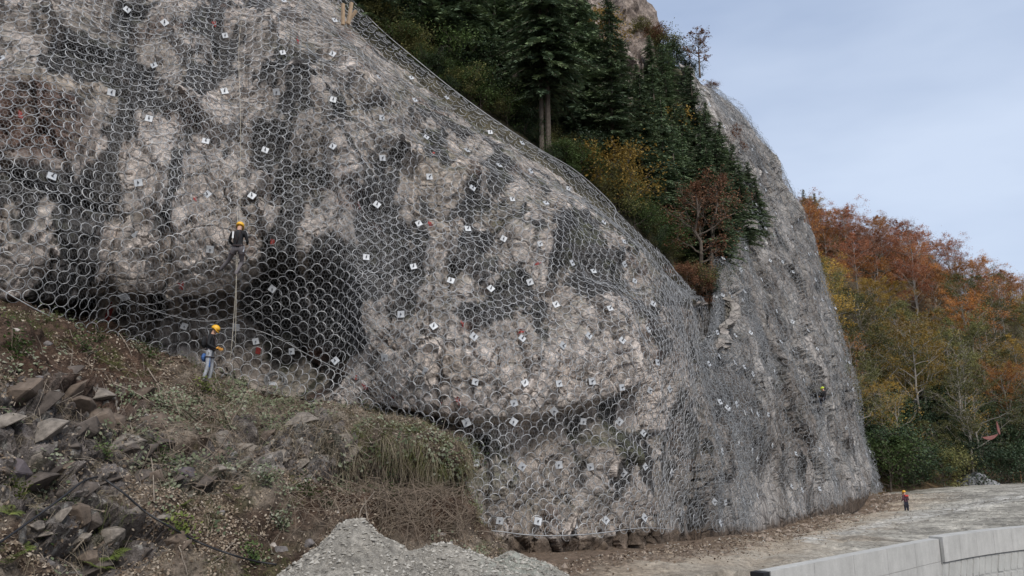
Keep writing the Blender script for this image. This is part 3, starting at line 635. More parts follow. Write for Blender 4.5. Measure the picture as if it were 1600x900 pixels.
# far net
u, v = ring_lattice(USB+0.4, U_s[-1], RD*1.05, 13); p, A, B, n = ring_frames(u, v, RD*1.05, 14, 0.3)
fc = facing(p, n); px_, py_ = proj(p); k = (fc > -0.02) & (px_ > 1000) & ~((px_ < 1175) & (py_ < 330) & (px_ < 1060+0.35*py_)); p, A, B, n = p[k], A[k], B[k], n[k]
V_, f_ = ring_mesh(p, A, B, n, 7, 0.009)
tag(keep(mobj('wire_rings', V_, f_, M_wire2), net2), kind='stuff'); NR2 = len(p)
# fine hexagonal mesh under the near rings: flat ribbons along every cell edge
hw, hh = 0.115, 0.125
ci, rj = np.meshgrid(np.arange(int((USB+0.4)/hw)), np.arange(int((VT[-1]-VT[0])/hh)), indexing='ij')
u = (ci*hw+0.5*hw*(rj % 2)).ravel(); v = (VT[0]+rj*hh).ravel()
p, n, tu, tvv, ok = netpos(u, v, -0.03); px_, py_ = proj(p)
k = ok & inside(p, -14) & (px_ > -15) & (px_ < 1620) & (py_ > -15) & (facing(p, n) > -0.1)
k &= ~((py_ > np.interp(px_, [0, 330, 560], [450, 520, 560])) & (px_ < 540))
p, n, tu, tvv = p[k], n[k], tu[k], tvv[k]; hwd = 0.0029
def ribbon(a, b, n):
    s = unit(np.cross(b-a, n))*hwd; V = np.stack([a-s, a+s, b+s, b-s], 1); return V
a0 = p+tvv*hh*0.30; a1 = p-tvv*hh*0.30
bl = p+tu*(-hw/2)+tvv*(hh*0.70); br = p+tu*(hw/2)+tvv*(hh*0.70)
V_ = np.concatenate([ribbon(a0, a1, n), ribbon(a0, bl, n), ribbon(a0, br, n)]).reshape(-1, 3)
tag(keep(mobj('fine_mesh', V_, np.arange(len(V_)).reshape(-1, 4), M_mesh), net), kind='stuff')
# border ropes
def rope(name, pts, r, par, n=60):
    pts = np.array(pts); a = np.concatenate([[0], np.cumsum(np.linalg.norm(np.diff(pts, axis=0), axis=1))])
    q = hermite(np.linspace(0, a[-1], n), a, pts); V, f = tube_arr(q, r, 5); o = mobj(name, V, f, M_wire, None, None, True)
    return keep(o, par) if par else o
rope('border_rope', [netat(x, y, 0.06)[0] for x, y in [(726, 700), (728, 760), (732, 818), (790, 832), (850, 838), (905, 836), (1000, 826), (1050, 827)]], 0.018, net, 80)
rope('border_rope', [netat(x, y, 0.06)[0] for x, y in [(-20, 440), (60, 486), (150, 524), (250, 560), (330, 588)]], 0.018, net)
rope('support_rope', [netat(x, y, 0.08)[0] for x, y in [(310, 512), (340, 513), (400, 514), (440, 530), (480, 552), (560, 590)]], 0.011, net)
rope('support_rope', [netat(x, y, 0.08)[0] for x, y in [(190, 462), (250, 486), (330, 500), (420, 470), (440, 440)]], 0.010, net)
# crest rope: the last row of the sheet
top = []
for k in range(0, len(UT), 8):
    if UT[k] < USB:
        j = np.nonzero(OK[k])[0]; pz = TBP[k, j][:, 2]+0.0
        tpx, tpy = proj(TBP[k, j]); top.append(TBP[k, j[np.argmin(tpy)]]+np.array([0, 0, 0.10]))
rope('border_rope', top, 0.022, net, 160)
# anchor plates
q = np.array([[-.5, -.5], [.5, -.5], [.5, .5], [-.5, .5]]); w_ = 0.225
pv = np.concatenate([np.c_[q*w_, np.full(4, -0.008)], np.c_[q*w_*0.94, np.full(4, 0.012)]])
pf = np.array([[3, 2, 1, 0], [4, 5, 6, 7], [0, 1, 5, 4], [1, 2, 6, 5], [2, 3, 7, 6], [3, 0, 4, 7]])
plate_me = meshdata('anchor_plate', pv, pf, M_plate)
mb = MB(); V_, f_ = tube_arr([(0, 0, 0.0), (0, 0, 0.04)], 0.028, 6); mb.add(V_, f_); V_, f_ = tube_arr([(0, 0, 0.04), (0.012, 0.01, 0.14)], 0.016, 6); mb.add(V_, f_)
bolt_me = mb.data('bolt', M_bolt)
rr = random.Random(3)
def plate(px, py, par, sc=1.0, at=None):
    p0, n0, tu0, tv0 = at if at is not None else netat(px, py, 0.07)
    n1 = unit(n0+np.array([rr.gauss(0, .12), rr.gauss(0, .12), rr.gauss(0, .12)])); X = unit(tu0-n1*np.dot(tu0, n1)); Y = np.cross(n1, X)
    a = rr.choice([0.2, 0.75, 0.6, 0.9, 1.1, 0.0])+rr.uniform(-.2, .2); A = X*math.cos(a)+Y*math.sin(a); B = np.cross(n1, A)
    o = bpy.data.objects.new('anchor_plate', plate_me); COL.objects.link(o); o.parent = par; s = sc*rr.uniform(0.9, 1.1); M = Matrix.Identity(4)
    for r in range(3): M[r][0], M[r][1], M[r][2], M[r][3] = A[r]*s, B[r]*s, n1[r]*s, p0[r]
    o.matrix_parent_inverse = Matrix.Translation(-Vector(par.location)); o.matrix_basis = M
    b = bpy.data.objects.new('bolt', bolt_me); COL.objects.link(b); b.parent = o
for x, y in PL: plate(x, y, net)
for uu in np.arange(USB+1.5, U_s[-1]-14, 3.0):
    for k, vv in enumerate(np.arange(VT[0]+1, VT[-1], 2.9)):
        a = np.array([uu+rr.uniform(-.6, .6)+(1.5 if k % 2 else 0)]); b = np.array([vv+rr.uniform(-.6, .6)])
        p0, n0, tu0, tv0, ok = netpos(a, b, 0.1)
        if ok[0] and inside(p0)[0] and facing(p0, n0)[0] > 0.05: plate(0, 0, net2, 1.15, (p0[0], n0[0], tu0[0], tv0[0]))
# ------------------------------------------------------------------ trees
M_bark = flat_mat('bark', (0.105, 0.085, 0.068), 0.9, 0.4, 6, 0, 0.02)
M_barkg = flat_mat('grey_bark', (0.26, 0.235, 0.205), 0.9, 0.35, 4, 0, 0.02)
M_spruce = leaf_mat('spruce_needles', [(0.0502, 0.0771, 0.0463), (0.1026, 0.1455, 0.0811), (0.178, 0.2312, 0.1063)], 0.7, 0.1, 0.25)
M_orange = leaf_mat('orange_leaves', [(0.221, 0.088, 0.0315), (0.39, 0.1692, 0.0501), (0.494, 0.2505, 0.0786)], 0.7, 0.3, 0.45)
M_russet = leaf_mat('russet_leaves', [(0.166, 0.0728, 0.0405), (0.3044, 0.1238, 0.0675), (0.4012, 0.1819, 0.0878)], 0.7, 0.3, 0.45)
M_yellow = leaf_mat('yellow_leaves', [(0.199, 0.135, 0.0325), (0.358, 0.2314, 0.052), (0.5039, 0.3343, 0.078)], 0.7, 0.3, 0.45)
M_olive = leaf_mat('olive_leaves', [(0.0825, 0.0858, 0.033), (0.1403, 0.1403, 0.0525), (0.231, 0.2063, 0.0675)], 0.7, 0.25, 0.45)
M_green = leaf_mat('green_leaves', [(0.036, 0.06, 0.0192), (0.066, 0.102, 0.03), (0.114, 0.15, 0.048)], 0.65, 0.25)
M_dkgreen = leaf_mat('dark_evergreen_leaves', [(0.0196, 0.0364, 0.0196), (0.0392, 0.0644, 0.0308), (0.07, 0.098, 0.042)], 0.55, 0.15)
M_brownleaf = leaf_mat('withered_leaves', [(0.10, 0.05, 0.03), (0.19, 0.09, 0.05), (0.26, 0.14, 0.075)], 0.75, 0.25)
def rand_unit(r, n): v = r.normal(0, 1, (n, 3)); return unit(v)
def cards(r, pos, size, nrm=None, spread=1.0, aspect=0.6):
    """rhombic leaves"""
    n = len(pos); d = rand_unit(r, n); nn = rand_unit(r, n) if nrm is None else unit(nrm+rand_unit(r, n)*spread)
    a = unit(np.cross(nn, d)); b = np.cross(nn, a); s = size if np.ndim(size) else np.full(n, size)
    a = a*s[:, None]*0.5; b = b*(s*aspect)[:, None]*0.5
    V = np.stack([pos-a, pos-b*0.9+a*0.1, pos+a, pos+b*0.9+a*0.1], 1).reshape(-1, 3)
    return V, np.arange(len(V)).reshape(-1, 4)
def tree_parts(seed, H, R, first=0.3, nb=14, leaves=5000, lsize=0.22, trunk_r=None, lean=0.0, up=0.55, wob=0.12, clump=0.55, bare=0.0):
    """broadleaf tree: tapered trunk, limbs, twigs, leaf cards in clumps at the twigs"""
    r = np.random.default_rng(seed); mb = MB(); tr = trunk_r or H*0.014
    m = 9; z = np.linspace(0, 1, m); trunk = np.stack([lean*H*z**1.5+np.cumsum(r.normal(0, wob*H/m*0.5, m)), np.cumsum(r.normal(0, wob*H/m*0.5, m)), z*H*0.92], 1)
    trunk[:, :2] -= trunk[0, :2]; mb.add(*tube_arr(trunk, tr*(1-0.85*z)+0.012, 7)); tips = []
    for k in range(nb):
        t = first+(1-first)*(k+r.uniform(0, 1))/nb; t = min(t, 0.98); i = t*(m-1); j = int(i); p0 = trunk[j]*(1-(i-j))+trunk[min(j+1, m-1)]*(i-j)
        an = k*2.4+r.uniform(-.5, .5); prof = math.sin(math.pi*min(1, (t-first)/(1-first)*0.75+0.25))**0.8
        L = R*(0.35+0.75*prof)*r.uniform(0.75, 1.2); d = np.array([math.cos(an), math.sin(an), up*r.uniform(0.4, 1.5)]); d /= np.linalg.norm(d)
        q = 6; s = np.linspace(0, 1, q); br = p0+d*L*s[:, None]+np.cumsum(r.normal(0, L*0.05, (q, 3)), 0)*np.minimum(1, s*3)[:, None]; br[:, 2] += 0.12*L*s**2
        rad = tr*(1-0.8*t)*0.5; mb.add(*tube_arr(br, rad*(1-0.85*s)+0.008, 5, False))
        for w in range(7):
            tt = r.uniform(0.25, 1); ii = tt*(q-1); jj = int(min(ii, q-2)); b0 = br[jj]*(1-(ii-jj))+br[jj+1]*(ii-jj)
            d2 = unit(d+rand_unit(r, 1)[0]*0.9+[0, 0, 0.2]); l2 = L*r.uniform(0.22, 0.5); s2 = np.linspace(0, 1, 4)
            tw = b0+d2*l2*s2[:, None]+np.cumsum(r.normal(0, l2*0.07, (4, 3)), 0)*s2[:, None]; mb.add(*tube_arr(tw, 0.014*(1-0.7*s2)*max(1, H/12), 3, False))
            tips.append((tw[-1], l2)); tips.append((tw[2], l2*0.8))
            for e in range(2):
                d3 = unit(d2+rand_unit(r, 1)[0]*0.9); l3 = l2*0.6; t3 = tw[2]+d3*l3*np.linspace(0, 1, 3)[:, None]
                mb.add(*tube_arr(t3, [0.009, 0.007, 0.004], 3, False)); tips.append((t3[-1], l3))
    lv = None
    if leaves:
        T = np.array([a for a, _ in tips]); Ls = np.array([b for _, b in tips]); wgt = r.uniform(0, 1, len(T)) ** 1.5
        if bare: wgt[r.uniform(0, 1, len(T)) < bare] = 0
        k = r.choice(len(T), leaves, p=wgt/wgt.sum()); pos = T[k]+r.normal(0, 1, (leaves, 3))*(Ls[k]*clump)[:, None]*np.array([1, 1, 0.7])
        V, f = cards(r, pos, r.uniform(0.6, 1.3, leaves)*lsize, np.array([[0, 0, 1.0]]), 1.0)
        tone = np.clip(r.uniform(0, 1, len(T))[k]*0.6+r.uniform(0, 0.4, leaves), 0, 1); lv = (V, f, np.repeat(tone, 4))
    return mb, lv
def spruce_parts(seed, H, R, first=0.05, droop=0.35, dens=1.0, tk=0.012):
    r = np.random.default_rng(seed); mb = MB(); z = np.linspace(0, 1, 8); tr = H*tk
    trunk = np.stack([np.cumsum(r.normal(0, 0.04, 8)), np.cumsum(r.normal(0, 0.04, 8)), z*H], 1); trunk[:, :2] -= trunk[0, :2]
    mb.add(*tube_arr(trunk, tr*(1-0.93*z)+0.01, 7)); C = []; Dd = []; S = []; tone = []
    h = first*H
    while h < H*0.985:
        t = h/H; L = (R*(1-t)**0.8*(0.55+0.45*min(1, (t-first)*6+0.3))+0.12)*r.choice([.55, .8, 1, 1.1, 1.2])
        for k in range(r.integers(5, 8)):
            an = r.uniform(0, 6.283); l = L*r.uniform(0.6, 1.15); n = max(3, int(l/0.16*dens)); s = np.linspace(0.08, 1, n)
            d = np.array([math.cos(an), math.sin(an), 0]); sd = np.array([-d[1], d[0], 0])
            px = np.interp(h, trunk[:, 2], trunk[:, 0]); py = np.interp(h, trunk[:, 2], trunk[:, 1])
            c = np.array([px, py, h])+d*(l*s)[:, None]; c[:, 2] += l*(0.12*s-droop*1.4*s**2+0.35*droop*s**4)
            if l > 0.7: mb.add(*tube_arr(c[::max(1, n//4)], 0.018, 3, False)) if len(c[::max(1, n//4)]) > 2 else None
            bt = r.uniform(0, 1)
            for sg in (-1, 0, 1):
                tw = (0.12+0.42*l*(1-s)*0.5+0.12)*r.uniform(0.7, 1.2, n); dd = d*0.75+sd*sg*0.8+np.array([0, 0, -0.32])+r.normal(0, 0.16, (n, 3)); dd = unit(dd)
                if sg == 0: dd = unit(d+np.array([0, 0, -0.7])+r.normal(0, 0.25, (n, 3)))
                C.append(c+r.normal(0, 0.03, c.shape)); Dd.append(dd); S.append(tw*1.05); tone.append(np.clip(bt*0.5+0.25*s+r.uniform(0, .3, n), 0, 1))
        h += r.uniform(0.28, 0.42)*(0.7+0.5*(1-t))
    C = np.concatenate(C); Dd = np.concatenate(Dd); S = np.concatenate(S); tone = np.concatenate(tone); n = len(C)
    nn = unit(np.array([0, 0, 1.0])+r.normal(0, 0.5, (n, 3))); w = unit(np.cross(Dd, nn))*(S*0.17)[:, None]; e = C+Dd*S[:, None]
    V = np.stack([C-w*0.5, C+Dd*(S*0.4)[:, None]-w, e, C+Dd*(S*0.4)[:, None]+w], 1).reshape(-1, 3)
    return mb, (V, np.arange(len(V)).reshape(-1, 4), np.repeat(tone, 4))
PROTO = {}
def proto(key, mb, lv, bark):
    PROTO[key] = (mb.data('trunk', bark), meshdata('crown', lv[0], lv[1], M_green, {'rnd': lv[2]}) if lv else None)
def plant_tree(key, name, loc, rot, sc, leafm, label, cat, group=None, scz=None, tilt=(0, 0)):
    tm, cm = PROTO[key]; e = empty(name, loc); e.rotation_euler = (tilt[0], tilt[1], rot); e.scale = (sc, sc, scz or sc)
    tag(e, label, cat, group); t = bpy.data.objects.new('trunk', tm); link(t, e)
    if cm:
        c = bpy.data.objects.new('crown', cm); link(c, e); c.material_slots[0].link = 'OBJECT'; c.material_slots[0].material = leafm
    return e
for k, (H, R, f0) in enumerate([(16, 3.3, 0.10), (19, 3.6, 0.14), (13, 2.9, 0.06), (22, 4.0, 0.19)]): proto('spruce%d' % k, *spruce_parts(600+k, H, R, f0, 0.3+0.08*k, 1.0, 0.012 if k < 3 else 0.0075), M_bark)
for k in range(4): proto('leafy%d' % k, *tree_parts(700+k, 11+k, 3.6+0.3*k, 0.36, 20, 9500, 0.19, up=0.75, clump=0.27, bare=0.25), M_barkg)
for k in range(2): proto('thin%d' % k, *tree_parts(720+k, 12+k, 2.8, 0.4, 15, 1500, 0.17, up=0.9, bare=0.5), M_barkg)
proto('bare', *tree_parts(730, 11, 3.0, 0.25, 18, 350, 0.14, up=1.0, bare=0.6), M_barkg)
for k in range(3): proto('bush%d' % k, *tree_parts(740+k, 3.2, 2.0, 0.05, 16, 4600, 0.18, trunk_r=0.05, up=0.6, clump=0.6), M_bark)
proto('crooked', *tree_parts(760, 6.4, 1.8, 0.28, 13, 2200, 0.15, trunk_r=0.15, lean=-0.02, wob=0.5, up=0.8, bare=0.25), M_bark)
proto('crest', *tree_parts(770, 6.0, 1.7, 0.3, 18, 1700, 0.17, trunk_r=0.12, up=0.8, clump=0.16, bare=0.05), M_bark)
# where a pixel column meets the upper slope / the hillside
upx, upy = proj(UG)
def on_up(px, py):
    d = (upx-px)**2+(upy-py)**2+0.02*UG[..., 1]**2; return UG[np.unravel_index(np.argmin(d), d.shape)]
def on_hill(x, y): return np.array([x, y, float(hill_z(x, y))])
R1 = random.Random(8)
# the spruces on the slope above the net: listed by where their feet stand
G_sp = 'spruces on the slope above the near net'
tw = on_up(850, 238)
for k, dx in enumerate((-0.17, 0.17)):
    l = Vector(tw)+Vector((dx, 0, -0.15)); plant_tree('spruce3', 'spruce_tree', l, 0.4+2.4*k, 0.8+0.06*k, M_spruce, 'tall dark spruce, one of two bare trunks side by side at the net crest', 'spruce', 'twin spruce trunks at the net crest')
feet = [(580, 45, 2, .62), (640, 70, 0, .6), (690, 105, 1, .62), (740, 140, 2, .7), (775, 160, 0, .62), (905, 250, 0, .78), (930, 262, 2, .65), (965, 300, 1, .58), (1000, 335, 0, .6), (1035, 375, 2, .66), (1062, 395, 0, .55), (1075, 400, 2, .6),
        (700, 60, 1, .7), (800, 130, 1, .75), (880, 190, 1, .8), (930, 215, 0, .5), (985, 260, 1, .5), (1030, 300, 0, .6), (1070, 340, 2, .65), (1110, 350, 2, .6), (1140, 345, 0, .42), (1172, 352, 2, .4), (1100, 330, 2, .5), (1155, 350, 2, .36), (1125, 275, 0, .36), (1085, 300, 2, .5), (1060, 310, 0, .5), (1040, 345, 2, .55), (1020, 260, 2, .5), (1180, 335, 2, .3), (1160, 300, 2, .3),
        (760, 60, 0, .8), (850, 110, 1, .85), (898, 150, 1, .6), (1000, 200, 0, .38), (1045, 245, 1, .45), (1090, 280, 0, .55), (1120, 300, 2, .55), (1150, 315, 2, .42), (640, -10, 1, .7), (580, -20, 0, .7), (700, -20, 1, .8),
        (1040, 200, 2, .6), (1075, 225, 0, .45), (1105, 250, 2, .42), (560, 20, 2, .5), (860, 60, 0, .8), (1015, 150, 2, .5), (1050, 160, 0, .36), (975, 185, 1, .28), (950, 190, 0, .3), (1130, 355, 0, .5), (1095, 385, 2, .5)]
def spruce_words(x, y, s):
    size = 'tall' if s > .68 else ('small' if s < .45 else 'medium-sized')
    if y < 60 and x < 760: w = 'high on the slope behind the wooden stakes'
    elif x > 1085: w = 'against the grey net of the far buttress'
    elif x > 925 and y < 270: w = 'below the bare rock crag'
    elif y > 0.62*x-300: w = 'rooted right behind the near net crest'
    else: w = 'deep in the wood above the near net'
    return '%s dark green spruce %s' % (size, w), 'spruce', 'spruces '+w
for x, y, k, s in feet:
    l = on_up(x+R1.uniform(-5, 5), y); s *= R1.uniform(0.9, 1.12)
    plant_tree('spruce%d' % k, 'spruce_tree', Vector(l)-Vector((0, 0, 0.3)), R1.uniform(0, 6), s*1.28, M_spruce, *spruce_words(x, y, s), s*R1.uniform(0.95, 1.15))
# spruces rooted on the spur in front of the far buttress
cgx, cgy = proj(CG); cff = (CGN*unit(np.array([0, 0, CAMZ])-CG)).sum(-1)
def on_cliff(px, py):
    dd = (cgx-px)**2+(cgy-py)**2+np.where((cff > -.1) & (sv[:, None] > SB), 0, 1e6); return CG[np.unravel_index(np.argmin(dd), dd.shape)]
for x, y, hpx, k in [(1092, 418, 210, 0), (1112, 410, 200, 2), (1135, 396, 175, 0), (1160, 384, 150, 2), (1185, 372, 112, 0), (1125, 352, 170, 2), (1150, 332, 130, 0), (1108, 300, 150, 2), (1130, 280, 110, 0), (1172, 356, 120, 2), (1100, 360, 190, 0)]:
    l = on_cliff(x, y); s = hpx*l[1]/F/(16, 19, 13, 22)[k]
    plant_tree('spruce%d' % k, 'spruce_tree', Vector(l)-Vector((0, 0, .3)), R1.uniform(0, 6), s*1.35, M_spruce, 'dark spruce rooted on the rock spur before the far buttress', 'spruce', 'spruces on the spur before the far buttress', s)
# broadleaf trees mixed in
for x, y, k, s, m, lab in [(600, 30, 0, .62, M_green, 'leafy green broadleaf tree behind the wooden post at the net top'), (655, 40, 2, .6, M_olive, 'olive green broadleaf tree leaning over the net top beside the spruces'),
        (745, 30, 1, .6, M_yellow, 'yellow-leaved tree high on the slope below the crag'), (720, -10, 3, .6, M_orange, 'orange-leaved tree on the pale crag above the spruces'), (960, 320, 1, .34, M_yellow, 'small bright yellow tree at the crest beneath dark spruces'),
        (1010, 230, 0, .38, M_yellow, 'small yellow-leaved tree poking out between the upper spruces'), (940, 80, 2, .35, M_yellow, 'little yellow tree at the foot of the bare crag'), (1150, 285, 0, .5, M_brownleaf, 'brown-leaved tree against the top of the far net')]:
    plant_tree('leafy%d' % k if s > .45 else 'bush%d' % (k % 3), 'broadleaf_tree', Vector(on_up(x, y))-Vector((0, 0, .2)), R1.uniform(0, 6), s if s > .45 else s*2.6, m, lab, 'tree')
plant_tree('crooked', 'broadleaf_tree', Vector(P(1097, 455, 41.5)), 0.5, 0.92, M_brownleaf, 'small crooked tree with rust-brown leaves at the notch between the two nets', 'tree')
plant_tree('crooked', 'broadleaf_tree', Vector(P(1112, 420, 46)), 2.6, 0.95, M_brownleaf, 'withered brown tree behind the crooked tree in the notch between the nets', 'tree')
for x, y, yy, s, m in [(1082, 448, 41, .5, M_olive), (1092, 462, 41.6, .45, M_brownleaf), (1104, 452, 44, .5, M_dkgreen), (1074, 438, 40, .4, M_brownleaf)]:
    plant_tree('bush%d' % R1.randrange(3), 'bush', Vector(P(x, y, yy))-Vector((0, 0, .5)), R1.uniform(0, 6), s, m, 'low scrubby bush round the foot of the crooked brown tree', 'bush', 'scrub in the notch between the nets')
ct = on_up(1097, 125)
plant_tree('crest', 'broadleaf_tree', Vector(P(1094, 121, 71)), 0.3, 0.86, M_brownleaf, 'lone sparse tree standing against the sky on top of the far buttress', 'tree')
for x, y, s, m in [(1078, 114, .55, M_dkgreen), (1055, 104, .9, M_dkgreen), (1040, 92, .9, M_olive), (1020, 78, .8, M_brownleaf), (1112, 132, .3, M_brownleaf), (1005, 62, .7, M_olive)]:
    plant_tree('bush%d' % R1.randrange(3), 'bush', Vector(P(x, y, 74))-Vector((0, 0, .8)), R1.uniform(0, 6), s, m, 'dense dark bush on the skyline between crag and far buttress', 'bush', 'bushes along the skyline of the upper slope')
def crest_bush(key, name, loc, rot, s, m, lab): return plant_tree(key, name, loc, rot, s, m, lab+' among the spruce trunks along the net crest', 'bush', 'undergrowth along the net crest')
for x, y in [(560, 28), (610, 55), (650, 85), (700, 122), (740, 150), (790, 190), (820, 215), (880, 255), (915, 275), (945, 300), (975, 330), (1005, 360), (1030, 385), (1055, 405)]:
    crest_bush('bush%d' % R1.randrange(3), 'bush', Vector(on_up(x, y-6))-Vector((0, 0, .4)), R1.uniform(0, 6), R1.uniform(.4, .75), *R1.choice([(M_dkgreen, 'low dark green undergrowth bush'), (M_green, 'low fresh green undergrowth bush'), (M_olive, 'low olive undergrowth bush')]))
cr_ = [(555, 30), (650, 100), (700, 140), (780, 188), (850, 240), (900, 276), (980, 343), (1030, 395), (1065, 425), (1090, 440)]
for x in np.arange(560, 1092, 11):
    y = np.interp(x, [q[0] for q in cr_], [q[1] for q in cr_])
    crest_bush('bush%d' % R1.randrange(3), 'bush', Vector(on_up(x, y+R1.uniform(-14, 4)))-Vector((0, 0, .25)), R1.uniform(0, 6), R1.uniform(.22, .55), *R1.choice([(M_dkgreen, 'low dark green undergrowth bush'), (M_green, 'low fresh green undergrowth bush'), (M_olive, 'low olive undergrowth bush')]))
# the autumn hillside
kinds = {'o': (M_orange, 'orange-leaved beech tree on the far autumn hillside', 'orange trees on the far hillside'), 'r': (M_russet, 'russet red-brown tree on the far autumn hillside', 'russet trees on the far hillside'),
         'y': (M_yellow, 'golden yellow tree on the far autumn hillside', 'yellow trees on the far hillside'), 'g': (M_olive, 'olive green tree on the far autumn hillside', 'olive trees on the far hillside')}
cnt = 0
for iy, Y in enumerate(np.arange(88, 158, 5.2)):
    for px in np.arange(1235, 1700, 5.6*F/Y*0.95):
        x = (px-800)/F*Y+R1.uniform(-2.2, 2.2); y = Y+R1.uniform(-2.3, 2.3); l = on_hill(x, y); qx, qy = proj(l)
        t = sst(430, 640, np.array(float(qy)))+R1.uniform(-.3, .3)+0.25*float(fbm(np.array([[x*0.06, y*0.06, 0]]), 2, 611)[0])
        if qy > 770: continue
        kd = ('r' if R1.random() < 0.62 else 'o') if t < 0.1 else (R1.choice('rooy') if t < 0.45 else (R1.choice('oyyg') if t < 0.8 else R1.choice('gggyo')))
        m, lab, grp = kinds[kd]; key = R1.choice(['leafy0', 'leafy1', 'leafy2', 'leafy3', 'leafy%d' % R1.randrange(4), 'thin%d' % R1.randrange(2)])
        if Y < 92 and R1.random() < 0.5: key = 'thin%d' % R1.randrange(2)
        s = R1.uniform(0.75, 1.15)*(0.75 if Y < 96 else (0.72 if Y > 136 else (0.85 if Y > 124 else 1)))
        wh = 'on the skyline' if Y > 138 else ('halfway up' if Y > 108 else 'near the foot')
        lab = ('thin-crowned ' if 'thin' in key else 'full-crowned ')+lab.replace('on the', wh+(' of the' if 'up' not in wh else ' the')); grp = grp+', '+wh
        plant_tree(key, 'broadleaf_tree', Vector(l)-Vector((0, 0, .3)), R1.uniform(0, 6), s, m, lab, 'tree', grp, s*R1.uniform(0.9, 1.15)); cnt += 1
for x, y, s in [(1290, 150, .95), (1345, 149, .85), (1440, 148, 1.05), (1475, 138, 0.8), (1400, 151, .9), (1510, 147, .9), (1570, 146, .9)]:
    l = on_hill((x-800)/F*y, y); plant_tree('bare', 'bare_tree', Vector(l), R1.uniform(0, 6), s*.9, M_russet, 'nearly leafless grey tree on the skyline of the far hillside', 'tree', 'bare trees on the far skyline')
for Y in (141, 145.5, 150):
    for px in np.arange(1230, 1660, 17):
        x = (px-800)/F*Y+R1.uniform(-1, 1); m, lb = R1.choice([(M_russet, 'russet'), (M_russet, 'russet'), (M_orange, 'orange'), (M_olive, 'olive')])
        plant_tree('bush%d' % R1.randrange(3), 'bush', Vector(on_hill(x, Y+R1.uniform(-1.5, 1.5)))-Vector((0, 0, .3)), R1.uniform(0, 6), R1.uniform(.7, 1.3), m, lb+'-leaved thicket bush along the ridge of the far hillside', 'bush', lb+' bushes along the far ridge')
for x, y, s in [(1238, 150, .85), (1278, 151, .82), (1296, 151, .8), (1592, 150, .62), (1545, 150, .5)]:
    l = on_hill((x-800)/F*y, y); plant_tree('spruce2', 'spruce_tree', Vector(l), R1.uniform(0, 6), s, M_spruce, 'dark conifer tip rising above the autumn trees on the far skyline', 'spruce', 'conifers on the far skyline')
for x, y, s in [(1470, 99, .5), (1585, 102, .45)]:
    l = on_hill((x-800)/F*y, y); plant_tree('spruce2', 'spruce_tree', Vector(l), R1.uniform(0, 6), s*1.5, M_dkgreen, 'blue-green conifer among the olive trees low on the far hillside', 'spruce', 'conifers low on the far hillside')
def foot_bush(key, name, loc, rot, s, m, lab): return plant_tree(key, name, loc, rot, s, m, lab+' at the foot of the far hillside', 'bush', lab+'s at the hill foot')
for Y in (82, 84.5, 87, 90, 93, 96.5, 100, 104, 109, 115):
    for px in np.arange(1330, 1680, 3.3*F/Y):
        x = (px-800)/F*Y+R1.uniform(-1, 1); y = Y+R1.uniform(-1.5, 1.5); l = on_hill(x, y); qx, qy = proj(l)
        if qy > 772 or qx < 1345: continue
        if y < np.interp(qx, [1345, 1400, 1500, 1600], [79, 83, 91, 95]): continue
        foot_bush('bush%d' % R1.randrange(3), 'bush', Vector(l)-Vector((0, 0, .3)), R1.uniform(0, 6), R1.uniform(.8, 1.7), *R1.choice([(M_dkgreen, 'dense dark evergreen shrub')]*3+[(M_olive, 'olive brown shrub'), (M_green, 'fresh green shrub')]))
# ------------------------------------------------------------------ growth and litter on the bank
bpx, bpy_ = proj(BG)
def on_bank(px, py):
    d = (bpx-px)**2+(bpy_-py)**2; i = np.unravel_index(np.argmin(d), d.shape); return BG[i], BGN[i]
ed = np.linalg.norm(np.cross(np.gradient(BG, axis=0), np.gradient(BG, axis=1)), axis=-1)
frame_w = ((bpx > -40) & (bpx < 790) & (bpy_ < 930)).astype(float)
def sample(r, n, w):
    w = (ed*w*frame_w).ravel(); k = r.choice(len(w), n, p=w/w.sum()); j = r.uniform(-.5, .5, (2, n))
    i0, j0 = np.unravel_index(k, ed.shape); a = np.clip(i0+j[0], 0, nbs-1.01); b = np.clip(j0+j[1], 0, nbt-1.01)
    return bil(BG, a, b), unit(bil(BGN, a, b))
r = np.random.default_rng(77)
M_litter = leaf_mat('leaf_litter', [(0.09, 0.06, 0.04), (0.20, 0.15, 0.105), (0.30, 0.24, 0.18), (0.40, 0.34, 0.27)], 0.9, 0.1, 0)
M_straw = leaf_mat('dry_grass', [(0.11, 0.085, 0.055), (0.23, 0.19, 0.13), (0.36, 0.31, 0.22)], 0.85, 0.2, 0)
M_ggrass = leaf_mat('green_grass', [(0.06, 0.075, 0.025), (0.12, 0.135, 0.045), (0.21, 0.20, 0.08)], 0.8, 0.25, 0)
M_ivy = leaf_mat('creeper_leaves', [(0.045, 0.06, 0.03), (0.09, 0.11, 0.055), (0.17, 0.185, 0.115), (0.30, 0.30, 0.23)], 0.6, 0.15, 0)
M_fern = leaf_mat('fern_leaves', [(0.06, 0.085, 0.02), (0.12, 0.15, 0.035), (0.20, 0.22, 0.06)], 0.6, 0.3, 0.15)
M_twig = flat_mat('dead_twigs', (0.24, 0.20, 0.16), 0.9, 0.35, 9)
M_twigd = flat_mat('dark_twigs', (0.18, 0.14, 0.105), 0.9, 0.4, 9)
ivm = sst(0.0, 0.45, fbm(BB*0.7, 3, 801))
lt = (1-0.75*rockm)*(0.08+0.92*sst(-.15, .35, fbm(BB*1.1, 4, 811)))*(1-0.7*soilm)
p_, n_ = sample(r, 46000, lt); V_, f_ = cards(r, p_+n_*r.uniform(0, .05, (len(p_), 1)), r.uniform(0.03, 0.10, len(p_)), n_, 0.8, 0.65)
